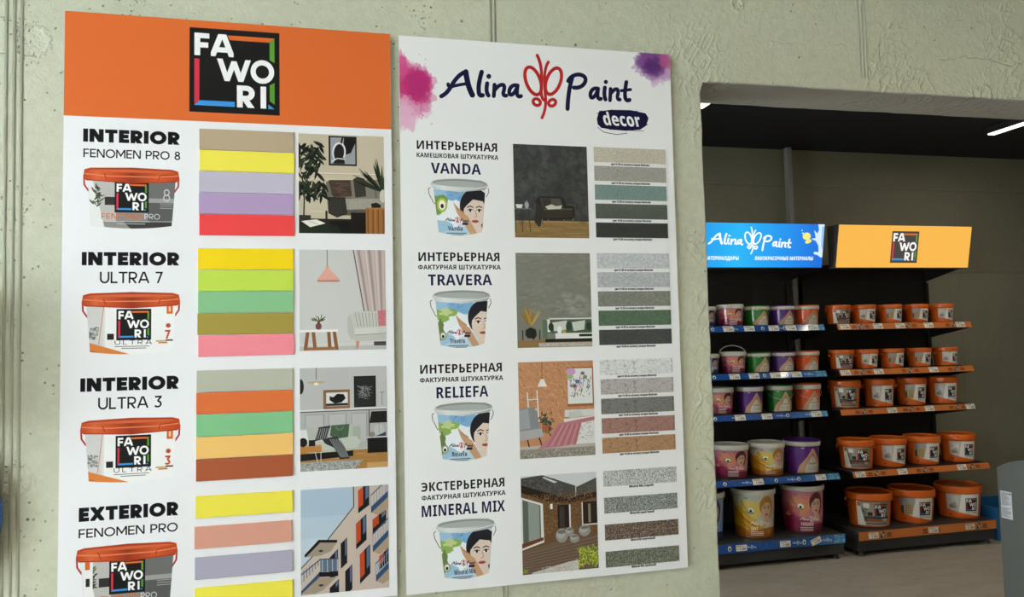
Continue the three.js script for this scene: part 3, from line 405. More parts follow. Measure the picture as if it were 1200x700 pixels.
const backPaint = std({ map: backTone, bumpMap: backBump, bumpScale: 0.012, roughness: 0.8 }), blackPaint = std({ color: lin(0.006, 0.006, 0.007), roughness: 0.95 });
structure('wall_back', slab(BACK_X[0] - 0.2, BACK_X[1] + 0.2, 0, BACK_H + 0.2, BACK_Z - 0.2, BACK_Z, 'z'), backPaint, 'dim grey-green concrete wall behind the shelving', 'wall');
{ // its left wall has a tall window that the tubs and shelf edges mirror
  const x = BACK_X[0], a = -1.5, b = -0.34, y0 = 0.8, y1 = 2.5, s = new THREE.Shape([[-BACK_Z, 0], [-BACK_Z, BACK_H], [T, BACK_H], [T, 0]].map(([p, q]) => new THREE.Vector2(p, q)));
  s.holes.push(new THREE.Path([[-a, y0], [-b, y0], [-b, y1], [-a, y1]].map(([p, q]) => new THREE.Vector2(p, q))));
  structure('wall_back_left', new THREE.ExtrudeGeometry(s, { depth: 0.2, bevelEnabled: false }).rotateY(Math.PI / 2).translate(x - 0.2, 0, 0), plaster, 'left wall of the room behind the opening', 'wall');
  const f = 0.05, X = x - 0.1, w = structure('window_3', mergeGeometries([span(X - 0.03, X + 0.03, y0, y0 + f, a, b), span(X - 0.03, X + 0.03, y1 - f, y1, a, b), span(X - 0.03, X + 0.03, y0 + f, y1 - f, a, a + f), span(X - 0.03, X + 0.03, y0 + f, y1 - f, b - f, b)]), std({ color: lin(0.1, 0.1, 0.1), roughness: 0.4 }), 'tall window in the left wall of the back room', 'window');
  mesh('pane', span(X - 0.004, X + 0.004, y0 + f, y1 - f, a + f, b - f), phys({ transmission: 1, thickness: 0, roughness: 0.02, ior: 1.5, color: lin(0.96, 0.98, 0.98) }), w);
}
structure('wall_back_right', slab(BACK_X[1], BACK_X[1] + 0.2, 0, BACK_H, BACK_Z, -T, 'x'), backPaint, 'right wall of the room behind the opening', 'wall');
structure('ceiling', slab(BACK_X[0] - 0.2, BACK_X[1] + 0.2, BACK_H, BACK_H + 0.2, BACK_Z, -T, 'y'), blackPaint, 'black painted ceiling over the shelving', 'ceiling');

// lamps
const lampBody = std({ color: lin(0.03, 0.03, 0.03), roughness: 0.5 });
function stripLamp(name, label, group, x, y, z0, z1, w, lamp, glow, turn = false) {
  const L = z1 - z0, t = thing(name, label, 'lamp', [x, y, (z0 + z1) / 2], 0, group);
  mesh('housing', box(w + 0.012, 0.045, L + 0.02, 0, 0.0235, 0), lampBody, t);
  mesh('diffuser', box(w, 0.008, L, 0, -0.003, 0), std({ color: lin(0.7, 0.7, 0.7), emissive: lamp.color, emissiveIntensity: glow, roughness: 0.6 }), t);
  const l = new THREE.RectAreaLight(lamp.color, lamp.intensity, w, L); l.position.set(0, -0.009, 0); l.rotation.x = -Math.PI / 2; t.add(l);
}
stripLamp('linear_lamp', 'white linear ceiling lamp at the upper right, behind the opening', 'linear lamps in the back room', 4.53, 2.902, -2.02, -0.3, 0.05, BACK_LAMP, 3);
stripLamp('linear_lamp', 'white linear ceiling lamp just peeping past the upper left door corner', 'linear lamps in the back room', 2.155, 2.902, -1.79, -0.3, 0.05, BACK_LAMP, 3);
for (const [x, i] of [[-1.4, 0], [1.0, 1], [3.2, 2]]) stripLamp('hall_lamp', ['left', 'middle', 'right'][i] + ' ceiling lamp over the near room', 'lamps of the near room', x, HALL_H - 0.05, 1.6, 3.6, 0.3, HALL_LAMP, 1.5);

// ---------------------------------------------------------------- the two boards
const PXMM = 2040 / 1697;
const bodyWhite = std({ color: lin(0.72, 0.72, 0.72), roughness: 0.5 });
function board(name, label, x0, width, top, height, paint) {
  const t = thing(name, label, 'display board', [x0 + width / 2, top - height, 0]);
  const th = 0.007, gap = 0.008;
  mesh('panel', new RoundedBoxGeometry(width, height, th, 2, 0.0012).translate(0, height / 2, gap + th / 2), bodyWhite, t);
  for (const [a, b] of [[-0.3, 0.2], [0.3, 0.2], [-0.3, height - 0.2], [0.3, height - 0.2]]) mesh('mounting_pad', box(0.06, 0.06, gap, a, b, gap / 2), bodyWhite, t);
  const [c, g] = canvas(Math.round(width * 1000 * PXMM), 2040, PXMM); paint(g);
  mesh('printed_sheet', new THREE.PlaneGeometry(width - 0.001, height - 0.001).translate(0, height / 2, gap + th + 0.0004), phys({ map: tex(c), roughness: 0.6, specularIntensity: 0.2 }), t);
  const F = gap + th + 0.0006;   // front of the sheet; u, v in metres from the board's top left corner
  const place = (pname, geo, mat, u0, u1, v0, v1, skew = 0) => { const m = mesh(pname, geo, mat, t); m.position.set(-width / 2 + (u0 + u1) / 2, height - (v0 + v1) / 2, F); m.rotation.z = skew; return m; };
  return { t, place };
}
const INK = '#111013', NAVY = '#15163a';
{ // left board: orange banner, colour swatches
  const W = 904, H = 1697, tubs = [];
  const rows = [
    { y: 322, a: 'INTERIOR', b: 'FENOMEN PRO 8', bx: [51, 303], kind: 'pro8', sx: [356, 616], cols: ['#b6a284', '#efe04e', '#bdb6c4', '#b096bc', '#ee4545'], pic: 'darkSofa', tub: [50, 441, 252, 176] },
    { y: 670, a: 'INTERIOR', b: 'ULTRA 7', bx: [96, 258], kind: 'ultra7', sx: [351, 614], cols: ['#f6d200', '#c2da4e', '#88be88', '#a3903e', '#f28a94'], pic: 'paleRoom', tub: [50, 794, 255, 176] },
    { y: 1019, a: 'INTERIOR', b: 'ULTRA 3', bx: [95, 257], kind: 'ultra3', sx: [348, 611], cols: ['#b5b5a2', '#dd7036', '#82c088', '#f0c06c', '#aa5630'], pic: 'greySofa', tub: [50, 1144, 257, 178] },
    { y: 1370, a: 'EXTERIOR', b: 'FENOMEN PRO', bx: [50, 300], kind: 'pro', sx: [345, 608], cols: ['#efe04a', '#d79a84', '#aca6b6', '#efe04a'], pic: 'facade', tub: [43, 1487, 258, 182] },
  ];
  const { t, place } = board('display_board', 'tall white paint chart with an orange banner and solid colour strips', -0.732, 0.904, 2.461, 1.697, (g) => {
    rect(g, '#e8e7e6', 0, 0, W, H); rect(g, '#dd6c32', 0, 0, W, 299); squareLogo(g, 327, 22, 250);
    for (const r of rows) {
      geoText(g, r.a, 50, 301, r.y + 49, 37, 0.285, INK, 0.085); geoText(g, r.b, r.bx[0], r.bx[1], r.y + 93 + (r.b.startsWith('U') ? 6 : 0), r.b.startsWith('U') ? 32 : 24, 0.14, INK, 0.10);
      tubPicture(g, r.tub[0], r.tub[1], r.tub[2], r.tub[3], r.kind);
    }
  });
  const stripGeo = new RoundedBoxGeometry(0.2615, 0.0608, 0.0045, 1, 0.0008).translate(0, 0, 0.0023), photoGeo = new THREE.BoxGeometry(0.25, 0.299, 0.0008).translate(0, 0, 0.0004);
  const seen = new Map(), strip = (c) => { if (!seen.has(c)) seen.set(c, phys({ color: c, roughness: 0.6, specularIntensity: 0.5 })); return seen.get(c); };
  for (const r of rows) {
    r.cols.forEach((c, i) => { const v = (r.y + i * (r.y > 1300 ? 84 : 62.2)) / 1000, dx = rr(-0.0015, 0.0015); place('colour_strip', stripGeo, strip(c), r.sx[0] / 1000 + dx, r.sx[1] / 1000 + dx, v, v + 0.0612, rr(-0.004, 0.004)); });
    place('room_picture', photoGeo, phys({ map: pictureTexture(r.pic), roughness: 0.55, specularIntensity: 0.2 }), 0.630, 0.880, (r.y + 1.5) / 1000, (r.y + 300.5) / 1000);
  }
}
{ // right board: brush lettering, plaster samples
  const W = 906, H = 1697;
  const rows = [
    { y: 326, a: 'ИНТЕРЬЕРНАЯ', b: 'КАМЕШКОВАЯ ШТУКАТУРКА', c: 'VANDA', cx: [93, 250], n: 'Vanda', mode: 'eye', pic: 'darkWall' },
    { y: 674, a: 'ИНТЕРЬЕРНАЯ', b: 'ФАКТУРНАЯ ШТУКАТУРКА', c: 'TRAVERA', cx: [78, 278], n: 'Travera', mode: 'half', pic: 'concreteWall' },
    { y: 1018, a: 'ИНТЕРЬЕРНАЯ', b: 'ФАКТУРНАЯ ШТУКАТУРКА', c: 'RELIEFA', cx: [95, 259], n: 'Reliefa', mode: 'half', pic: 'terracotta' },
    { y: 1370, a: 'ЭКСТЕРЬЕРНАЯ', b: 'ФАКТУРНАЯ ШТУКАТУРКА', c: 'MINERAL MIX', cx: [45, 304], n: 'Mineral Mix', mode: 'full', pic: 'courtyard' },
  ];
  const { t, place } = board('display_board', 'tall white plaster chart with a red butterfly logo and rough grey samples', 0.198, 0.906, 2.459, 1.697, (g) => {
    rect(g, '#e8e7e4', 0, 0, W, H);
    g.save(); g.beginPath(); g.rect(0, 0, W, H); g.clip();
    for (const [c, x, y, a, b, n] of [['#d789ab', 14, 190, 66, 96, 7], ['#c4356f', 40, 165, 58, 70, 9], ['#b32a6e', 56, 150, 36, 46, 6], ['#cf4f86', 10, 96, 16, 46, 6], ['#e0b6c8', 18, 240, 44, 40, 5], ['#b58ab4', 868, 40, 60, 60, 6], ['#7a4488', 836, 26, 54, 48, 8], ['#56306c', 848, 44, 36, 30, 6], ['#bb5a88', 892, 22, 24, 26, 6]]) for (let i = 0; i < n; i++) splash(g, c + '4c', x + rr(-8, 8), y + rr(-9, 9), a * rr(0.7, 1.1), b * rr(0.7, 1.1), 0.75, 100 + i * 7 + Math.round(x));
    for (let i = 0; i < 26; i++) oval(g, '#c4356f99', rr(4, 112), rr(56, 280), rr(0.8, 3), rr(0.8, 2.4));
    g.restore();
    g.save(); g.transform(0.782, -0.0556, 0, 0.7906, -24, -37.3); scriptLogo(g, NAVY, '#b92526');
    g.restore();
    blob(g, NAVY, [[640, 232], [648, 208], [690, 200], [760, 198], [812, 206], [822, 222], [812, 248], [790, 262], [740, 268], [690, 266], [654, 262], [642, 250]]); for (let i = 0; i < 16; i++) stroke(g, NAVY, rr(1, 2.6), [rr(640, 700), 206 + i * 4], [rr(760, 830), 200 + i * 4.4]); stroke(g, NAVY, 1.6, [642, 260], [662, 276], [706, 282], [744, 276]);
    fitText(g, 'decor', 664, 796, 252, 42, { color: '#efeeea', skew: -0.22, stroke: 1 });
    for (const r of rows) {
      fitText(g, r.a, 47, 307, r.y + 28, 27, { color: INK }); fitText(g, r.b, 48, 307, r.y + 54, 14, { color: INK }); fitText(g, r.c, r.cx[0], r.cx[1], r.y + 103, 33, { color: NAVY });
      pailPicture(g, 88, r.y + 118, 186, 180, r.n, r.mode);
      const m = r.y > 1300; for (let i = 0; i < (m ? 4 : 5); i++) { const y = m ? r.y + 58 + i * 84 : r.y + 58.5 + i * 62; fitText(g, m ? `Mineral Mix (${['серый', 'серый тёмный', 'коричневый', 'зелёный'][i]})` : `цвет ${['0-135', '0-140', '12-35', '14-35', '16-36'][i]} по каталогу колеров Monicolor`, m ? 712 : 684, m ? 796 : 820, y, 6, { color: '#2a292a', stroke: 0.6 }); }
    }
  });
  // sample textures: 256 x 64 pixels on a 250 x 49 mm strip
  const flat = (fn) => dataTex(320, 64, fn, false);
  const grain = { pebble: (x, y) => 0.5 + 0.9 * (noise(x * 0.62, y * 0.62, 101) - 0.5) + 0.3 * (hash(x, y, 2) - 0.5), travera: (x, y) => { const r = 1 - Math.abs(2 * fbm(x * 0.05, y * 0.09, 104, 4) * 1.06 - 1); return 0.45 + 0.7 * (fbm(x * 0.25, y * 0.25, 106, 3) - 0.45) - 0.28 * r ** 14 + 0.3 * (noise(x * 0.6, y * 0.6, 9) - 0.5); }, relief: (x, y) => { const r = 1 - Math.abs(2 * noise(x * 0.09 + y * 0.05 + 2 * noise(x * 0.05, y * 0.05, 8), y * 0.10, 108) - 1); return 0.6 - 0.5 * r ** 9 + 0.1 * (noise(x * 0.5, y * 0.5, 7) - 0.5); } };
  const bump = Object.fromEntries(Object.entries(grain).map(([k, f]) => [k, flat(f)]));
  const tone = Object.fromEntries(Object.entries(grain).map(([k, f], i) => [k, dataTex(320, 64, (x, y) => 0.94 + [0.4, 0.42, 0.5][i] * (f(x, y) - [0.5, 0.45, 0.56][i]), true)]));
  const chips = (seed, cols) => dataTex(320, 64, (x, y) => cols[Math.floor(hash(Math.floor(x / 1.7 + 0.7 * noise(x * 0.5, y * 0.5, seed)), Math.floor(y / 1.7), seed) * cols.length)], true);
  const C = (h) => { const n = parseInt(h.slice(1), 16); return [(n >> 16) / 255, ((n >> 8) & 255) / 255, (n & 255) / 255]; };
  const sampleGeo = new THREE.BoxGeometry(0.2505, 0.0488, 0.002).translate(0, 0, 0.001), photoGeo = new THREE.BoxGeometry(0.246, 0.299, 0.0008).translate(0, 0, 0.0004);
  const sample = (kind, c) => std({ color: c, map: tone[kind], bumpMap: bump[kind], bumpScale: 0.0008, roughness: 0.9 });
  const sets = [
    ['#cfc6b2', '#aba69b', '#7f958f', '#5b6055', '#373833'].map((c) => sample('pebble', c)), ['#d0d2d2', '#c2c4c4', '#8c8d80', '#5c745a', '#4b4d4a'].map((c) => sample('travera', c)), ['#e6e5e2', '#bdb5b0', '#7d7d77', '#a87e70', '#b48a64'].map((c) => sample('relief', c)),
    [chips(1, ['#d2d2ce', '#c4c5c1', '#b4b5b1', '#dcdcd8', '#8a8b88', '#3a3a38', '#c9cac6'].map(C)), chips(2, ['#a5a8a2', '#8c908a', '#5d605b', '#34363a', '#c4c6c0', '#787c76'].map(C)), chips(3, ['#5a4436', '#3a2c24', '#8a7462', '#2c2320', '#b4a08c', '#4a3a30'].map(C)), chips(4, ['#6a6e5c', '#4a4e40', '#8c907c', '#34362c', '#5c604e', '#a2a592'].map(C))].map((m) => std({ map: m, bumpMap: bump.pebble, bumpScale: 0.001, roughness: 0.7 })),
  ];
  rows.forEach((r, k) => {
    sets[k].forEach((m, i) => { const v = (r.y + 1 + i * (k === 3 ? 84 : 62)) / 1000; place('plaster_sample', sampleGeo, m, 0.6255, 0.876, v, v + 0.0488); });
    place('room_picture', photoGeo, phys({ map: pictureTexture(r.pic), roughness: 0.55, specularIntensity: 0.2 }), 0.3555, 0.6015, (r.y + 1.5) / 1000, (r.y + 300.5) / 1000);
  });
}

// ---------------------------------------------------------------- shelving
const shelfBlack = std({ color: lin(0.008, 0.008, 0.009), roughness: 0.55 }), plinthGrey = std({ color: lin(0.03, 0.033, 0.034), roughness: 0.5 }), steel = std({ color: lin(0.26, 0.26, 0.24), roughness: 0.5 });
const railBlue = (() => {
  const [c, g] = canvas(1400, 50); const gr = g.createLinearGradient(0, 0, 1400, 0); gr.addColorStop(0, '#1f4f9c'); gr.addColorStop(0.7, '#28559e'); gr.addColorStop(1, '#4a83b8'); g.fillStyle = gr; g.fillRect(0, 0, 1400, 50);
  for (const x of [60, 480, 900, 1180]) scriptLogoAt(g, x, 10, 90, '#dfe8f2', '#dfe8f2'); for (const x of [330, 800, 1010]) { oval(g, '#dfe6dc', x, 25, 16, 14); oval(g, '#20303a', x, 27, 8, 8); stroke(g, '#6da24c', 3, [x - 12, 12], [x + 4, 8]); }
  for (let i = 0; i < 60; i++) oval(g, ['#5fa0cc', '#3f8fae', '#86c0d8'][i % 3], 1290 + rnd() * 100, rnd() * 50, rr(2, 12), rr(2, 6)); for (let i = 0; i < 20; i++) stroke(g, '#5f93cc', 2, [600 + i * 30, rr(4, 46)], [606 + i * 30, rr(4, 46)]);
  return std({ map: tex(c), roughness: 0.09 });
})();
const railOrange = (() => {
  const [c, g] = canvas(1400, 50); rect(g, '#cb7538', 0, 0, 1400, 50);
  for (const x of [230, 720, 1210]) { squareLogo(g, x - 20, 5, 40); for (const s of [-92, 38]) { oval(g, '#5c3420', x + s + 28, 22, 26, 9); rect(g, '#cb7538', x + s + 6, 20, 44, 3); rect(g, '#5c3420', x + s, 34, 56, 6); } }
  return std({ map: tex(c), roughness: 0.35 });
})();
const priceTag = (() => { const [c, g] = canvas(120, 60); rect(g, '#e6e3da', 0, 0, 120, 60); rect(g, '#5a5752', 10, 8, 70, 4); rect(g, '#8a867f', 10, 16, 90, 3); fitText(g, '1 290', 34, 108, 50, 20, { color: '#2a2826' }); return std({ map: tex(c), roughness: 0.5 }); })();
const tagGeo = new THREE.BoxGeometry(0.078, 0.038, 0.0016);
const levels = [   // rail bottom y, z; rail top y, z; bucket floor
  { name: 'top', yb: 1.541, zb: -2.307, yt: 1.582, zt: -2.323 }, { name: 'second', yb: 1.220, zb: -2.308, yt: 1.259, zt: -2.325 }, { name: 'third', yb: 0.943, zb: -2.318, yt: 0.981, zt: -2.332 }, { name: 'fourth', yb: 0.528, zb: -2.220, yt: 0.567, zt: -2.236 }, { name: 'bottom', yb: 0.110, zb: -2.198, yt: 0.168, zt: -2.200 },
];
const bracketGeo = (() => { const s = new THREE.Shape([[0, 0], [0.40, 0], [0.40, -0.088], [0.36, -0.088], [0, -0.022]].map(([a, b]) => new THREE.Vector2(a, b))); return new THREE.ExtrudeGeometry(s, { depth: 0.003, bevelEnabled: false }).rotateY(Math.PI / 2); })();
function shelfUnit(label, x0, x1, rail, tags) {
  const t = thing('shelving_unit', label, 'shelving', [(x0 + x1) / 2, 0, -2.46]), w = x1 - x0, X = (x) => x - (x0 + x1) / 2, Z = (z) => z + 2.46;
  mesh('back_panel', span(-w / 2, w / 2, 0.1, 1.9, Z(-2.735), Z(-2.715)), shelfBlack, t);
  mesh('plinth', new RoundedBoxGeometry(w, 0.085, 0.5, 1, 0.004).translate(0, 0.0765, Z(-2.462)), plinthGrey, t);
  for (const sx of [-1, 1]) for (const z of [-2.25, -2.66]) mesh('foot', new THREE.CylinderGeometry(0.016, 0.03, 0.036, 16).translate(sx * (w / 2 - 0.05), 0.018, Z(z)), plinthGrey, t);
  for (const sx of [-1, 1]) mesh('upright', span(sx * (w / 2 - 0.015) - 0.015, sx * (w / 2 - 0.015) + 0.015, 0.1, 1.9, Z(-2.75), Z(-2.70)), shelfBlack, t);
  levels.forEach((l, i) => {
    const deck = mesh('shelf', new RoundedBoxGeometry(w, l.name === 'bottom' ? 0.045 : 0.022, -2.714 + 0 - (l.zt - 0.004) < 0 ? Math.abs(-2.714 - (l.zt - 0.004)) : 0.3, 1, 0.003).translate(0, l.yt - (l.name === 'bottom' ? 0.0225 : 0.011), Z((-2.714 + l.zt - 0.004) / 2)), l.name === 'bottom' ? plinthGrey : shelfBlack, t);
    const len = Math.hypot(l.yt - l.yb, l.zt - l.zb), tilt = -Math.atan2(l.zb - l.zt, l.yt - l.yb);
    const r = mesh('price_rail', new THREE.BoxGeometry(w, len, 0.003), rail, deck); r.position.set(0, (l.yt + l.yb) / 2, Z((l.zt + l.zb) / 2)); r.rotation.x = tilt;
    for (const [f, lean] of tags[i]) { const p = mesh('price_tag', tagGeo, priceTag, deck); p.position.set(-w / 2 + f * w, (l.yt + l.yb) / 2, Z((l.zt + l.zb) / 2)); p.rotation.x = tilt; p.rotation.z = lean; p.translateZ(0.0026); }
    if (l.name !== 'bottom') for (const sx of [-1, 1]) { const b = mesh('bracket', bracketGeo, shelfBlack, deck); b.position.set(sx > 0 ? w / 2 - 0.004 : -w / 2 + 0.001, l.yt - 0.022, Z(l.zt - 0.006) ); b.scale.z = 1; }
  });
  return t;
}
const T0 = (...f) => f.map((q) => (Array.isArray(q) ? q : [q, 0]));
shelfUnit('black shelving unit with blue shelf edges below the blue lit sign', 2.205, 3.328, railBlue, [T0(0.34, 0.48, 0.645, 0.765, 0.92), T0(0.37, 0.5, 0.645, 0.79), T0(0.4, 0.58, 0.92), T0(0.45, 0.87), T0(0.31, 0.595, [0.80, 0.35])]);
shelfUnit('black shelving unit with orange shelf edges below the orange lit sign', 3.435, 4.558, railOrange, [T0(0.05, 0.29, 0.455, 0.67, 0.915), T0(0.04, 0.28, 0.69), T0(0.37, 0.65, [0.965, 0.06]), T0(0.05, 0.35, 0.79), T0(0.1, 0.53, 0.8)]);
{ const p = thing('steel_post', 'thin grey steel post rising from between the two lit signs', 'post', [3.382, 0, -2.735]); mesh('column', new RoundedBoxGeometry(0.042, 2.93, 0.05, 2, 0.006).translate(0, 1.481, 0), steel, p); mesh('base_plate', box(0.09, 0.016, 0.09, 0, 0.008, 0), steel, p); }

// lit signs
function litSign(label, x0, x1, paint, light, glow, power) {
  const w = x1 - x0, t = thing('light_box', label, 'lit sign', [(x0 + x1) / 2, 1.978, -2.35]);
  const zt = 0.097, zb = 0.037, h = 0.303, back = -0.03;
  const s = new THREE.Shape([[-zt, h], [-zb, 0], [-back, 0], [-back, h]].map(([a, b]) => new THREE.Vector2(a, b)));
  mesh('case', new THREE.ExtrudeGeometry(s, { depth: w, bevelEnabled: false }).rotateY(Math.PI / 2).translate(-w / 2, 0, 0), std({ color: lin(0.12, 0.12, 0.12), roughness: 0.4, metalness: 0.5 }), t);
  const [c, g] = canvas(1120, 302); paint(g, 1120, 302); const m = tex(c);
  const f = mesh('lit_face', new THREE.BoxGeometry(w - 0.01, Math.hypot(h, zt - zb) - 0.008, 0.003), std({ color: lin(0.02, 0.02, 0.02), emissive: lin(1, 1, 1), emissiveMap: m, emissiveIntensity: glow, roughness: 0.4 }), t);
  f.position.set(0, h / 2, (zt + zb) / 2 + 0.002); f.rotation.x = Math.atan2(zt - zb, h);
  for (const sx of [-1, 1]) { const a = mesh('arm', new THREE.ExtrudeGeometry(new THREE.Shape([[0.03, 0.03], [0.03, -0.002], [0.36, -0.07], [0.36, 0.03]].map(([p, q]) => new THREE.Vector2(p, q))), { depth: 0.004, bevelEnabled: false }).rotateY(Math.PI / 2), shelfBlack, t); a.position.set(sx > 0 ? w / 2 - 0.02 : -w / 2 + 0.016, 0.002, 0); }
  mesh('rear_panel', span(-w / 2, w / 2, -0.077, 0.06, -0.385, -0.365), shelfBlack, t);
  mesh('canopy', span(-w / 2 + 0.02, w / 2 - 0.02, 0.02, 0.03, -0.36, -0.03), shelfBlack, t);
  const l = new THREE.RectAreaLight(light, power, w - 0.02, 0.29); l.position.set(0, h / 2, (zt + zb) / 2 + 0.0075); l.rotation.set(Math.atan2(zt - zb, h) , Math.PI, 0, 'XYZ'); t.add(l);
}
litSign('blue lit sign with white butterfly lettering above the left shelving', 2.205, 3.328, (g, W, H) => {
  const gr = g.createLinearGradient(0, 0, W, 0); gr.addColorStop(0, '#0a86dc'); gr.addColorStop(0.4, '#1cb0f0'); gr.addColorStop(0.75, '#148ce6'); gr.addColorStop(1, '#1268d4'); g.fillStyle = gr; g.fillRect(0, 0, W, H);
  blob(g, '#cfe4f4', [[1068, 0], [1120, 0], [1120, 230], [1104, 232], [1080, 214], [1056, 212], [1046, 198], [1060, 190], [1086, 196], [1082, 150], [1060, 118], [1020, 100], [1056, 96], [1040, 40], [1066, 64], [1078, 40]]); blob(g, '#8fc0ea', [[1100, 20], [1120, 10], [1120, 180], [1104, 150]]); oval(g, '#f0e47a', 984, 84, 32, 26); oval(g, '#efe27a', 1000, 120, 26, 14, -0.3); oval(g, '#e9f2fa', 944, 44, 5, 5); oval(g, '#e9f2fa', 952, 64, 8, 5);
  g.save(); g.translate(0, 24); g.scale(1, 0.9); scriptLogoAt(g, 232, 0, 636, '#ffffff', '#ffffff'); g.restore(); fitText(g, 'ЛАК-БОЯУ МАТЕРИАЛДАРЫ', 40, 471, 252, 25, { color: '#ffffff' }); fitText(g, 'ЛАКОКРАСОЧНЫЕ МАТЕРИАЛЫ', 590, 1048, 252, 25, { color: '#ffffff' });
}, lin(0.1, 0.4, 0.9), 0.92, 0.4);
litSign('orange lit sign with a black square logo above the right shelving', 3.435, 4.558, (g, W, H) => { rect(g, '#f8b84e', 0, 0, W, H); squareLogo(g, 441, 40, 228, { ground: '#45413f', ink: '#fffdf6' }); }, lin(1, 0.55, 0.16), 0.85, 0.4);

// ---------------------------------------------------------------- paint tubs
const orangePlastic = phys({ color: lin(0.72, 0.135, 0.012), roughness: 0.3, clearcoat: 0.2 }), whitePlastic = std({ color: lin(0.62, 0.60, 0.54), roughness: 0.35 });
const wireMat = std({ color: lin(0.5, 0.5, 0.5), roughness: 0.35, metalness: 0.7 });
function labelArt(kind) {
  const [c, g] = canvas(440, 300); rect(g, '#dcd8d0', 0, 0, 440, 300);
  if (kind === 'dark') { rect(g, '#a39c90', 0, 0, 440, 300); rect(g, '#8c867c', 300, 0, 140, 170); rect(g, '#4a443e', 90, 180, 350, 70); for (let i = 0; i < 40; i++) leaf(g, ['#3a4030', '#52583f', '#6a6f55'][i % 3], 90 + rr(-20, 30), 150 + rr(-70, 30), rr(20, 44), 8, rr(-2.8, 0)); rect(g, '#2a2724', 140, 130, 60, 46); blob(g, '#e2dfd8', [[0, 0], [40, 0], [110, 300], [0, 300]]); rect(g, '#d2682c', 14, 10, 40, 50); rect(g, '#e6e2d8', 90, 20, 76, 60); squareLogo(g, 226, 30, 176); fitText(g, 'FENOMEN', 130, 330, 246, 30, { color: '#d4642c' }); fitText(g, 'PRO', 336, 420, 246, 30, { color: '#eeeae4' }); rect(g, '#6a645c', 120, 262, 300, 24); }
  else {
    if (kind === 'house') { rect(g, '#9aa0a4', 0, 0, 180, 220); blob(g, '#b59a6c', [[30, 220], [60, 70], [150, 40], [150, 220]]); for (let i = 0; i < 12; i++) rect(g, '#6a5a44', 70 + (i % 3) * 26, 90 + Math.floor(i / 3) * 30, 12, 18); blob(g, '#4a5240', [[0, 120], [40, 90], [40, 220], [0, 220]]); }
    else { rect(g, '#c2bdb4', 0, 0, 180, 230); rect(g, '#d0cbc2', 20, 20, 130, 120); rect(g, '#8c867c', 30, 140, 90, 46); rect(g, '#6f6a62', 60, 120, 14, 60); oval(g, '#a39c92', 100, 130, 22, 26); stroke(g, '#7a7268', 3, [40, 60], [70, 120]); }
    blob(g, '#e8e4dc', [[190, 0], [440, 0], [440, 300], [140, 220]]); blob(g, '#e0621a', [[0, 196], [150, 236], [440, 290], [440, 300], [0, 300]]); stroke(g, '#b06a44', 3, [190, 0], [140, 224]);
    squareLogo(g, 236, 50, 168); fitText(g, kind === 'house' ? 'MASTIC' : 'ULTRA', 230, 410, 250, 22, { font: 'normal', color: '#55504a' }); rect(g, '#3a342e', 20, 262, 40, 14);
  }
  return std({ map: tex(c), roughness: 0.4 });
}
const labelMats = { dark: labelArt('dark'), white: labelArt('white'), house: labelArt('house') };
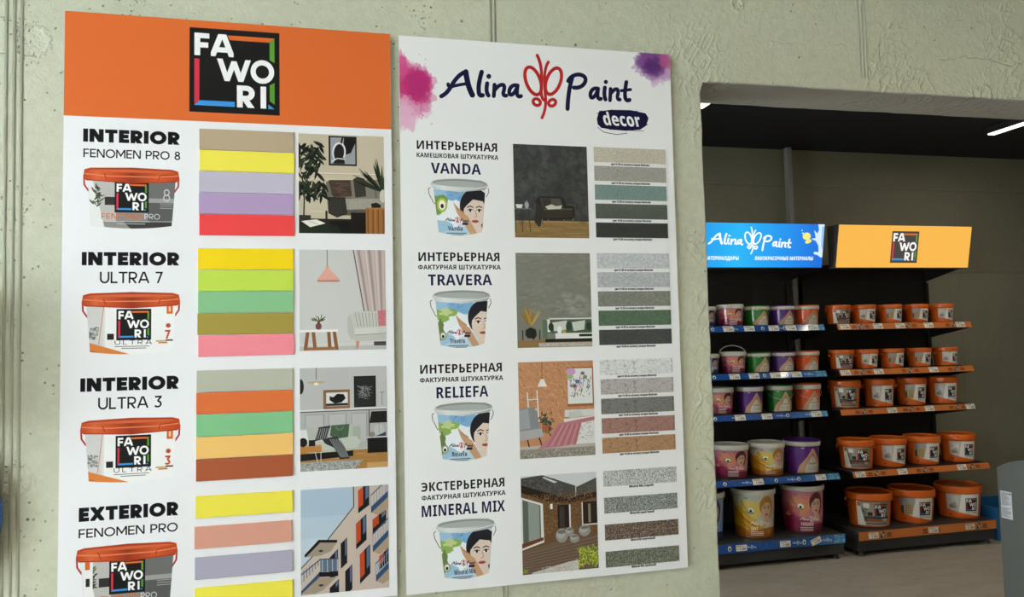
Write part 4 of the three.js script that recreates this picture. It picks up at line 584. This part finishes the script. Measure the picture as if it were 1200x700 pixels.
function wrapArt(kind) {   // half the way round the pail
  const [c, g] = canvas(560, 340);
  if (['green', 'purple', 'orange'].includes(kind)) {
    rect(g, { green: '#177a22', purple: '#5c1f86', orange: '#e0561a' }[kind], 0, 0, 560, 340); fitText(g, 'ALINA', 196, 232, 40, 14, { color: '#e8e6e0' });
    const hand = (m) => { g.save(); if (m) { g.translate(640, 0); g.scale(-1, 1); } blob(g, '#c99a78', [[140, 340], [172, 250], [230, 176], [268, 120], [312, 40], [326, 36], [330, 58], [314, 120], [300, 168], [266, 226], [240, 340]]); stroke(g, '#a87a5a', 3, [322, 50], [296, 116], [262, 176]); stroke(g, '#a87a5a', 3, [300, 150], [262, 216]); stroke(g, '#dcb494', 5, [310, 60], [268, 138]); g.restore(); };
    hand(false); hand(true); blob(g, '#d8d2c6', [[320, 128], [398, 250], [416, 338], [222, 338], [242, 250]]); stroke(g, '#8a8478', 4, [320, 160], [320, 196]); fitText(g, kind === 'orange' ? 'Fasad' : 'Interier', 270, 372, 236, 24, { color: '#55504a' }); for (const q of [262, 280, 298]) rect(g, '#9a948a', 256, q, 130, 5);
  } else {
    const P = { pink: ['#c9788c', '#a8245e', '#6c0f38', '#dd8f62', '#4a0f1c', '#b2405e'], yellow: ['#c9c6b4', '#d69a12', '#a85c0c', '#e6c85a', '#b4781c', '#c27c10'], blue: ['#5f83b4', '#27457f', '#16264c', '#9fb6d2', '#16203a', '#3c5c94'] }[kind];
    rect(g, P[0], 0, 0, 560, 340); for (let i = 0; i < 5; i++) { splash(g, P[3] + '70', 220 + rr(-30, 30), 120 + rr(-20, 20), 90 * rr(0.7, 1.2), 70 * rr(0.7, 1.2), 0.6, 31 + i); splash(g, P[5] + '80', 110 + rr(-30, 30), 210 + rr(-20, 30), 110 * rr(0.7, 1.2), 70 * rr(0.7, 1.2), 0.7, 41 + i); splash(g, P[1] + '90', 150 + rr(-40, 40), 280 + rr(-14, 14), 190, 76 * rr(0.7, 1.1), 0.5, 51 + i); }
    splash(g, P[2] + 'd0', 260, 330, 320, 62, 0.4, 33); rect(g, P[2], 0, 306, 560, 34);
    if (kind === 'yellow') { blob(g, '#d69c14', [[20, 60], [80, 90], [200, 170], [290, 250], [260, 300], [80, 250], [20, 150]]); stroke(g, '#8a520a', 8, [40, 90], [160, 190], [280, 260]); stroke(g, '#7a480a', 4, [40, 130], [150, 220], [230, 280]); stroke(g, '#efcb50', 7, [50, 80], [180, 172], [290, 244]); rect(g, '#bfc3bc', 160, 0, 150, 50); }
    else { blob(g, kind === 'pink' ? '#8c1846' : '#1d3468', [[40, 300], [90, 200], [150, 190], [230, 230], [300, 300]]); for (let i = 0; i < 12; i++) leaf(g, kind === 'pink' ? '#d8b070' : '#8fb0d4', 110, 210, rr(20, 60), 7, rr(-3, -0.2)); }
    oval(g, '#eef0ea', 236, 130, 27, 25); oval(g, '#5a8a3c', 236, 146, 26, 10); oval(g, '#eef0ea', 236, 130, 20, 18); oval(g, '#1f2422', 236, 134, 12, 12);
    face(g, 378, 112, 118, P[4], kind === 'blue' ? '#b8968a' : '#d8aa90', '#a8282a');
    stroke(g, '#5a2236', 4, [150, 60], [224, 150]); scriptLogoAt(g, 226, 196, 190, '#f2efe8', '#f2efe8'); fitText(g, kind === 'pink' ? 'FASSADE' : kind === 'yellow' ? 'UNI' : 'AKVA', 232, kind === 'yellow' ? 292 : 348, 280, 26, { color: '#f6f2ea' }); for (const q of [292, 304, 316]) rect(g, '#e4d8d4', 226, q, 120, 5);
    fitText(g, 'ALINA', 180, 214, 40, 12, { color: kind === 'yellow' ? '#4a3c20' : '#6a1c3c' });
  }
  const m = tex(c, true, THREE.RepeatWrapping); m.repeat.set(2, 1); return phys({ map: m, roughness: 0.3, clearcoat: 1, clearcoatRoughness: 0.05 });
}
const wrapMats = Object.fromEntries(['green', 'purple', 'orange', 'pink', 'yellow', 'blue'].map((k) => [k, wrapArt(k)]));
const darkLid = std({ color: lin(0.03, 0.03, 0.035), roughness: 0.4 });
const lidMats = { green: std({ color: lin(0.02, 0.22, 0.02), roughness: 0.35 }), purple: std({ color: lin(0.07, 0.016, 0.16), roughness: 0.35 }), orange: std({ color: lin(0.7, 0.13, 0.014), roughness: 0.35 }) };
const V2 = (a) => a.map(([x, y]) => new THREE.Vector2(x, y));
const geoCache = new Map(), cached = (k, f) => { if (!geoCache.has(k)) geoCache.set(k, f()); return geoCache.get(k); };
function handleGeo(R, drop, sign, thick) { const p = []; for (let i = 0; i <= 28; i++) { const t = (i / 28) * Math.PI; p.push(new THREE.Vector3(R * Math.cos(t), -drop * Math.sin(t), sign * R * 1.02 * Math.sin(t))); } return new THREE.TubeGeometry(new THREE.CatmullRomCurve3(p), 40, thick, 7, false); }
function archGeo(R, rise, thick) { const p = []; for (let i = 0; i <= 28; i++) { const t = (i / 28) * Math.PI; p.push(new THREE.Vector3(R * Math.cos(t), rise * Math.sin(t), -0.02 * Math.sin(t))); } return new THREE.TubeGeometry(new THREE.CatmullRomCurve3(p), 40, thick, 7, false); }
// r: radius over the lid, h: height with lid
function orangeTub(label, group, x, y, z, r, h, art, yaw) {
  const t = thing('paint_tub', label, 'paint tub', [x, y, z], yaw, group), k = `o${r}_${h}`, rb = r * 0.84, rt = r * 0.945, lid0 = h * 0.80;
  mesh('body', cached(k + 'b', () => new THREE.LatheGeometry(V2([[0, 0.002], [rb - 0.008, 0], [rb, 0.006], [rt, lid0 + 0.01], [rt - 0.004, lid0 + 0.01]]), 48)), orangePlastic, t);
  const lid = mesh('lid', cached(k + 'l', () => new THREE.LatheGeometry(V2([[rt - 0.003, lid0 - 0.004], [r * 0.985, lid0 - 0.004], [r, lid0 + 0.004], [r, h - 0.008], [r * 0.985, h], [r * 0.94, h], [r * 0.925, h - 0.004], [r * 0.91, h - 0.016], [0, h - 0.016]]), 56)), orangePlastic, t);
  const y0 = h * 0.06, y1 = h * 0.77, at = (q) => rb + (rt - rb) * (q / lid0) + 0.0009, L = 1.62;
  mesh('printed_label', cached(k + 'p', () => new THREE.CylinderGeometry(at(y1), at(y0), y1 - y0, 30, 1, true, -L / 2, L).translate(0, (y0 + y1) / 2, 0)), labelMats[art], t);
  const hd = mesh('handle', cached(k + 'h', () => handleGeo(r * 1.0, h * 0.42, -1, 0.0026)), orangePlastic, t); hd.position.y = h * 0.74; hd.rotation.y = 0.15;
  for (const s of [-1, 1]) mesh('lug', cached(k + 'g' + s, () => box(0.012, 0.018, 0.02, s * (r * 0.985), h * 0.745, 0)), orangePlastic, t);
  return t;
}
function roundPail(label, group, x, y, z, r, h, art, yaw, handle) {
  const t = thing('paint_tub', label, 'paint tub', [x, y, z], yaw, group), k = `p${r}_${h}`, rb = r * 0.85, rt = r * 0.95, lid0 = h - Math.min(0.03, h * 0.17), flat = lidMats[art], top = h > 0.3 ? darkLid : whitePlastic;
  const body = mesh('body', cached(k + 'b', () => new THREE.LatheGeometry(V2([[rb, 0.004], [rt, lid0 + 0.004]]), 48)), wrapMats[art], t); body.rotation.y = -Math.PI / 2;
  mesh('base', cached(k + 'u', () => new THREE.LatheGeometry(V2([[0, 0.002], [rb - 0.006, 0], [rb + 0.0006, 0.005]]), 40)), whitePlastic, t);
  mesh('rim', cached(k + 'r', () => new THREE.LatheGeometry(V2([[rt - 0.002, lid0 - 0.003], [r * 0.985, lid0 - 0.003], [r, lid0 + 0.003], [r, h - 0.006], [r * 0.985, h - 0.001], [r * 0.93, h - 0.001]]), 56)), whitePlastic, t);
  mesh('lid', cached(k + 'l' + (flat ? 1 : 0), () => new THREE.LatheGeometry(V2(flat ? [[r * 0.992, h - 0.0075], [r * 0.995, h + 0.001], [r * 0.97, h + 0.004], [r * 0.93, h + 0.004], [r * 0.91, h - 0.006], [0, h - 0.006]] : [[r * 0.96, h - 0.002], [r * 0.95, h + 0.001], [r * 0.93, h], [r * 0.915, h - 0.012], [0, h - 0.012]]), 56)), flat ?? top, t);
  if (handle === 'up') { const hd = mesh('handle', archGeo(r * 1.0, r * 0.62, 0.004), whitePlastic, t); hd.position.y = h - 0.012; }
  else { const hd = mesh('handle', cached(k + 'h' + handle, () => handleGeo(r * 1.0, h * 0.34, handle === 'front' ? 1 : -1, 0.0018)), wireMat, t); hd.position.y = lid0 - 0.004; }
  return t;
}
const place5 = ['leftmost', 'second from left', 'middle', 'fourth from left', 'rightmost'], place4 = ['leftmost', 'second from left', 'third from left', 'rightmost'], place3 = ['leftmost', 'middle', 'rightmost'];
const FY = levels.map((l) => l.yt + 0.0003);
// under the orange sign
[[3.546, 3.758, 3.982, 4.210, 4.429], [3.555, 3.758, 3.979, 4.214, 4.446]].forEach((xs, row) => xs.forEach((x, i) => orangeTub(`small orange paint tub, ${place5[i]} on the ${levels[row].name} shelf under the orange sign`, `orange tubs on the ${levels[row].name} shelf`, x, FY[row], -2.454, 0.087, 0.138, ['dark', 'white', 'house', 'house', 'white'][i], -0.30 + [0.02, 0.12, 0.18, 0.1, 0.14][i])));
[3.586, 3.871, 4.149, 4.424].forEach((x, i) => orangeTub(`medium orange paint tub, ${place4[i]} on the third shelf under the orange sign`, 'orange tubs on the third shelf', x, FY[2], -2.476, 0.109, 0.198, ['dark', 'white', 'house', 'white'][i], -0.42 + [-0.12, 0.1, 0.12, 0][i]));
[3.584, 3.853, 4.138, 4.443].forEach((x, i) => orangeTub(`orange paint tub, ${place4[i]} on the fourth shelf under the orange sign`, 'orange tubs on the fourth shelf', x, FY[3], -2.385, 0.123, 0.200, ['dark', 'white', 'house', 'white'][i], -0.38 + [-0.2, 0.14, 0.04, -0.02][i]));
[3.674, 4.031, 4.432].forEach((x, i) => orangeTub(`large orange paint tub, ${place3[i]} on the bottom shelf under the orange sign`, 'large orange tubs on the bottom shelf', x, FY[4], -2.392, 0.155, 0.232, ['dark', 'house', 'white'][i], -0.42 + [-0.02, 0, -0.08][i]));
// under the blue sign
const words = { pink: 'pink printed paint tub with white rim', green: 'green paint tub', purple: 'purple paint tub', orange: 'orange paint tub with hands print', blue: 'blue printed paint tub with white rim', yellow: 'yellow printed paint tub with white rim' };
const lay = (row, list, r, h, z, where) => list.forEach(([x, art, hd, yaw = -0.25, rad = r, hi = h]) => roundPail(`${words[art]} on the ${where} shelf under the blue sign`, `tubs on the ${where} shelf under the blue sign`, x, FY[row], z, rad, hi, art, yaw, hd));
lay(0, [[2.478, 'blue', 'back'], [2.684, 'pink', 'back', -0.3, 0.093, 0.150], [2.891, 'green', 'back', -0.1], [3.093, 'purple', 'back', -0.12], [3.287, 'orange', 'back', -0.15]], 0.087, 0.136, -2.454, 'top');
lay(1, [[2.492, 'blue', 'back'], [2.692, 'pink', 'up', -0.3, 0.090, 0.146], [2.884, 'green', 'back', -0.1], [3.077, 'purple', 'back', -0.12], [3.273, 'orange', 'back', -0.15]], 0.087, 0.134, -2.454, 'second');
lay(2, [[2.583, 'pink', 'back', -0.35], [2.813, 'purple', 'back', -0.2], [3.042, 'green', 'front', -0.25], [3.266, 'orange', 'front', -0.2]], 0.096, 0.182, -2.462, 'third');
lay(3, [[2.607, 'pink', 'back', -0.4], [2.880, 'yellow', 'back', -0.35], [3.156, 'purple', 'back', -0.15]], 0.124, 0.216, -2.39, 'fourth');
lay(4, [[2.386, 'blue', 'back', -0.45], [2.764, 'yellow', 'back', -0.42], [3.139, 'pink', 'back', -0.42]], 0.148, 0.318, -2.388, 'bottom');

// ---------------------------------------------------------------- odds and ends
{ // grey cabinet at the right edge
  const t = thing('metal_cabinet', 'grey metal cabinet with a paper label, cut by the right edge', 'cabinet', [3.16, 0, -0.28]), grey = std({ color: lin(0.108, 0.112, 0.098), roughness: 0.45, metalness: 0.2 });
  const s = new THREE.Shape(); s.moveTo(0.22, 0.04); s.lineTo(0.22, 0.896); s.quadraticCurveTo(0.16, 0.935, 0.09, 0.945); s.lineTo(-0.22, 0.985); s.lineTo(-0.22, 0.04); s.closePath();
  mesh('body', new THREE.ExtrudeGeometry(s, { depth: 0.592, bevelEnabled: true, bevelThickness: 0.004, bevelSize: 0.004, bevelSegments: 2 }).rotateY(Math.PI / 2).translate(-0.296, 0, 0), grey, t);
  mesh('plinth', box(0.54, 0.04, 0.4, 0, 0.02, 0), plinthGrey, t);
  const [c, g] = canvas(120, 200); rect(g, '#b9bab6', 0, 0, 120, 200); for (let i = 0; i < 26; i++) if (i !== 14 && i !== 15) rect(g, '#55565a', 8, 10 + i * 7, i % 5 === 3 ? 50 : rr(70, 100), 3); rect(g, '#33343a', 96, 10, 16, 12);
  const l = mesh('paper_label', box(0.0012, 0.118, 0.056), std({ map: tex(c), roughness: 0.6 }), t); l.position.set(-0.3006, 0.742, -0.182);
  mesh('knob', new THREE.CylinderGeometry(0.012, 0.014, 0.02, 16).translate(-0.25, 0.962, 0.06), wireMat, t);
}
{ // blue crate on the floor behind the shelving end
  const t = thing('plastic_crate', 'blue plastic crate on the floor beside the orange-edged shelving', 'crate', [4.83, 0, -2.43]), blue = std({ color: lin(0.02, 0.14, 0.34), roughness: 0.4 });
  const w = 0.40, d = 0.34, h = 0.235, e = 0.008; mesh('bottom', box(w - 0.02, e, d - 0.02, 0, e / 2, 0), blue, t);
  for (const s of [-1, 1]) { mesh('side', new RoundedBoxGeometry(w, h, e, 1, 0.003).translate(0, h / 2, s * (d / 2 - e / 2)), blue, t); mesh('end', new RoundedBoxGeometry(e, h, d - 2 * e, 1, 0.003).translate(s * (w / 2 - e / 2), h / 2, 0), blue, t); }
  const rim = []; for (const s of [-1, 1]) { rim.push(box(w + 0.02, 0.022, 0.014, 0, h - 0.011, s * (d / 2 + 0.006))); rim.push(box(0.014, 0.022, d, s * (w / 2 + 0.004), h - 0.011, 0)); } mesh('rim', mergeGeometries(rim), blue, t);
  for (let i = 0; i < 5; i++) mesh('rib', box(0.008, h - 0.04, 0.008, -0.16 + i * 0.08, h / 2 - 0.01, d / 2 + 0.003), blue, t);
}
{ // round blue sign at the left edge
  const t = thing('round_sign', 'round blue disc cut by the left edge beside the wall seam', 'sign', [-1.077, 1.077, 0]), blue = std({ color: lin(0.02, 0.10, 0.36), roughness: 0.35 });
  mesh('disc', new THREE.LatheGeometry(V2([[0, 0], [0.216, 0], [0.22, 0.004], [0.22, 0.014], [0.216, 0.018], [0, 0.018]]), 64).rotateX(Math.PI / 2).translate(0, 0, 0.03), blue, t);
  mesh('bracket', box(0.05, 0.05, 0.03, -0.02, 0, 0.015), bodyWhite, t);
}
{ // wall cabinet just left of the frame: its soft shadow falls on the wall beside the seam
  const t = thing('utility_cabinet', 'grey wall cabinet just outside the left edge above the blue disc', 'cabinet', [-1.17, 1.32, 0]), grey = std({ color: lin(0.3, 0.3, 0.3), roughness: 0.5 });
  mesh('body', new RoundedBoxGeometry(0.34, 0.36, 0.2, 2, 0.006).translate(0, 0.18, 0.1), grey, t);
  const d = mesh('door', new RoundedBoxGeometry(0.32, 0.34, 0.012, 1, 0.004).translate(0, 0.18, 0.206), grey, t); mesh('handle', box(0.012, 0.07, 0.018, 0.13, 0.18, 0.221), wireMat, d);
}
renderer.render(scene, camera);
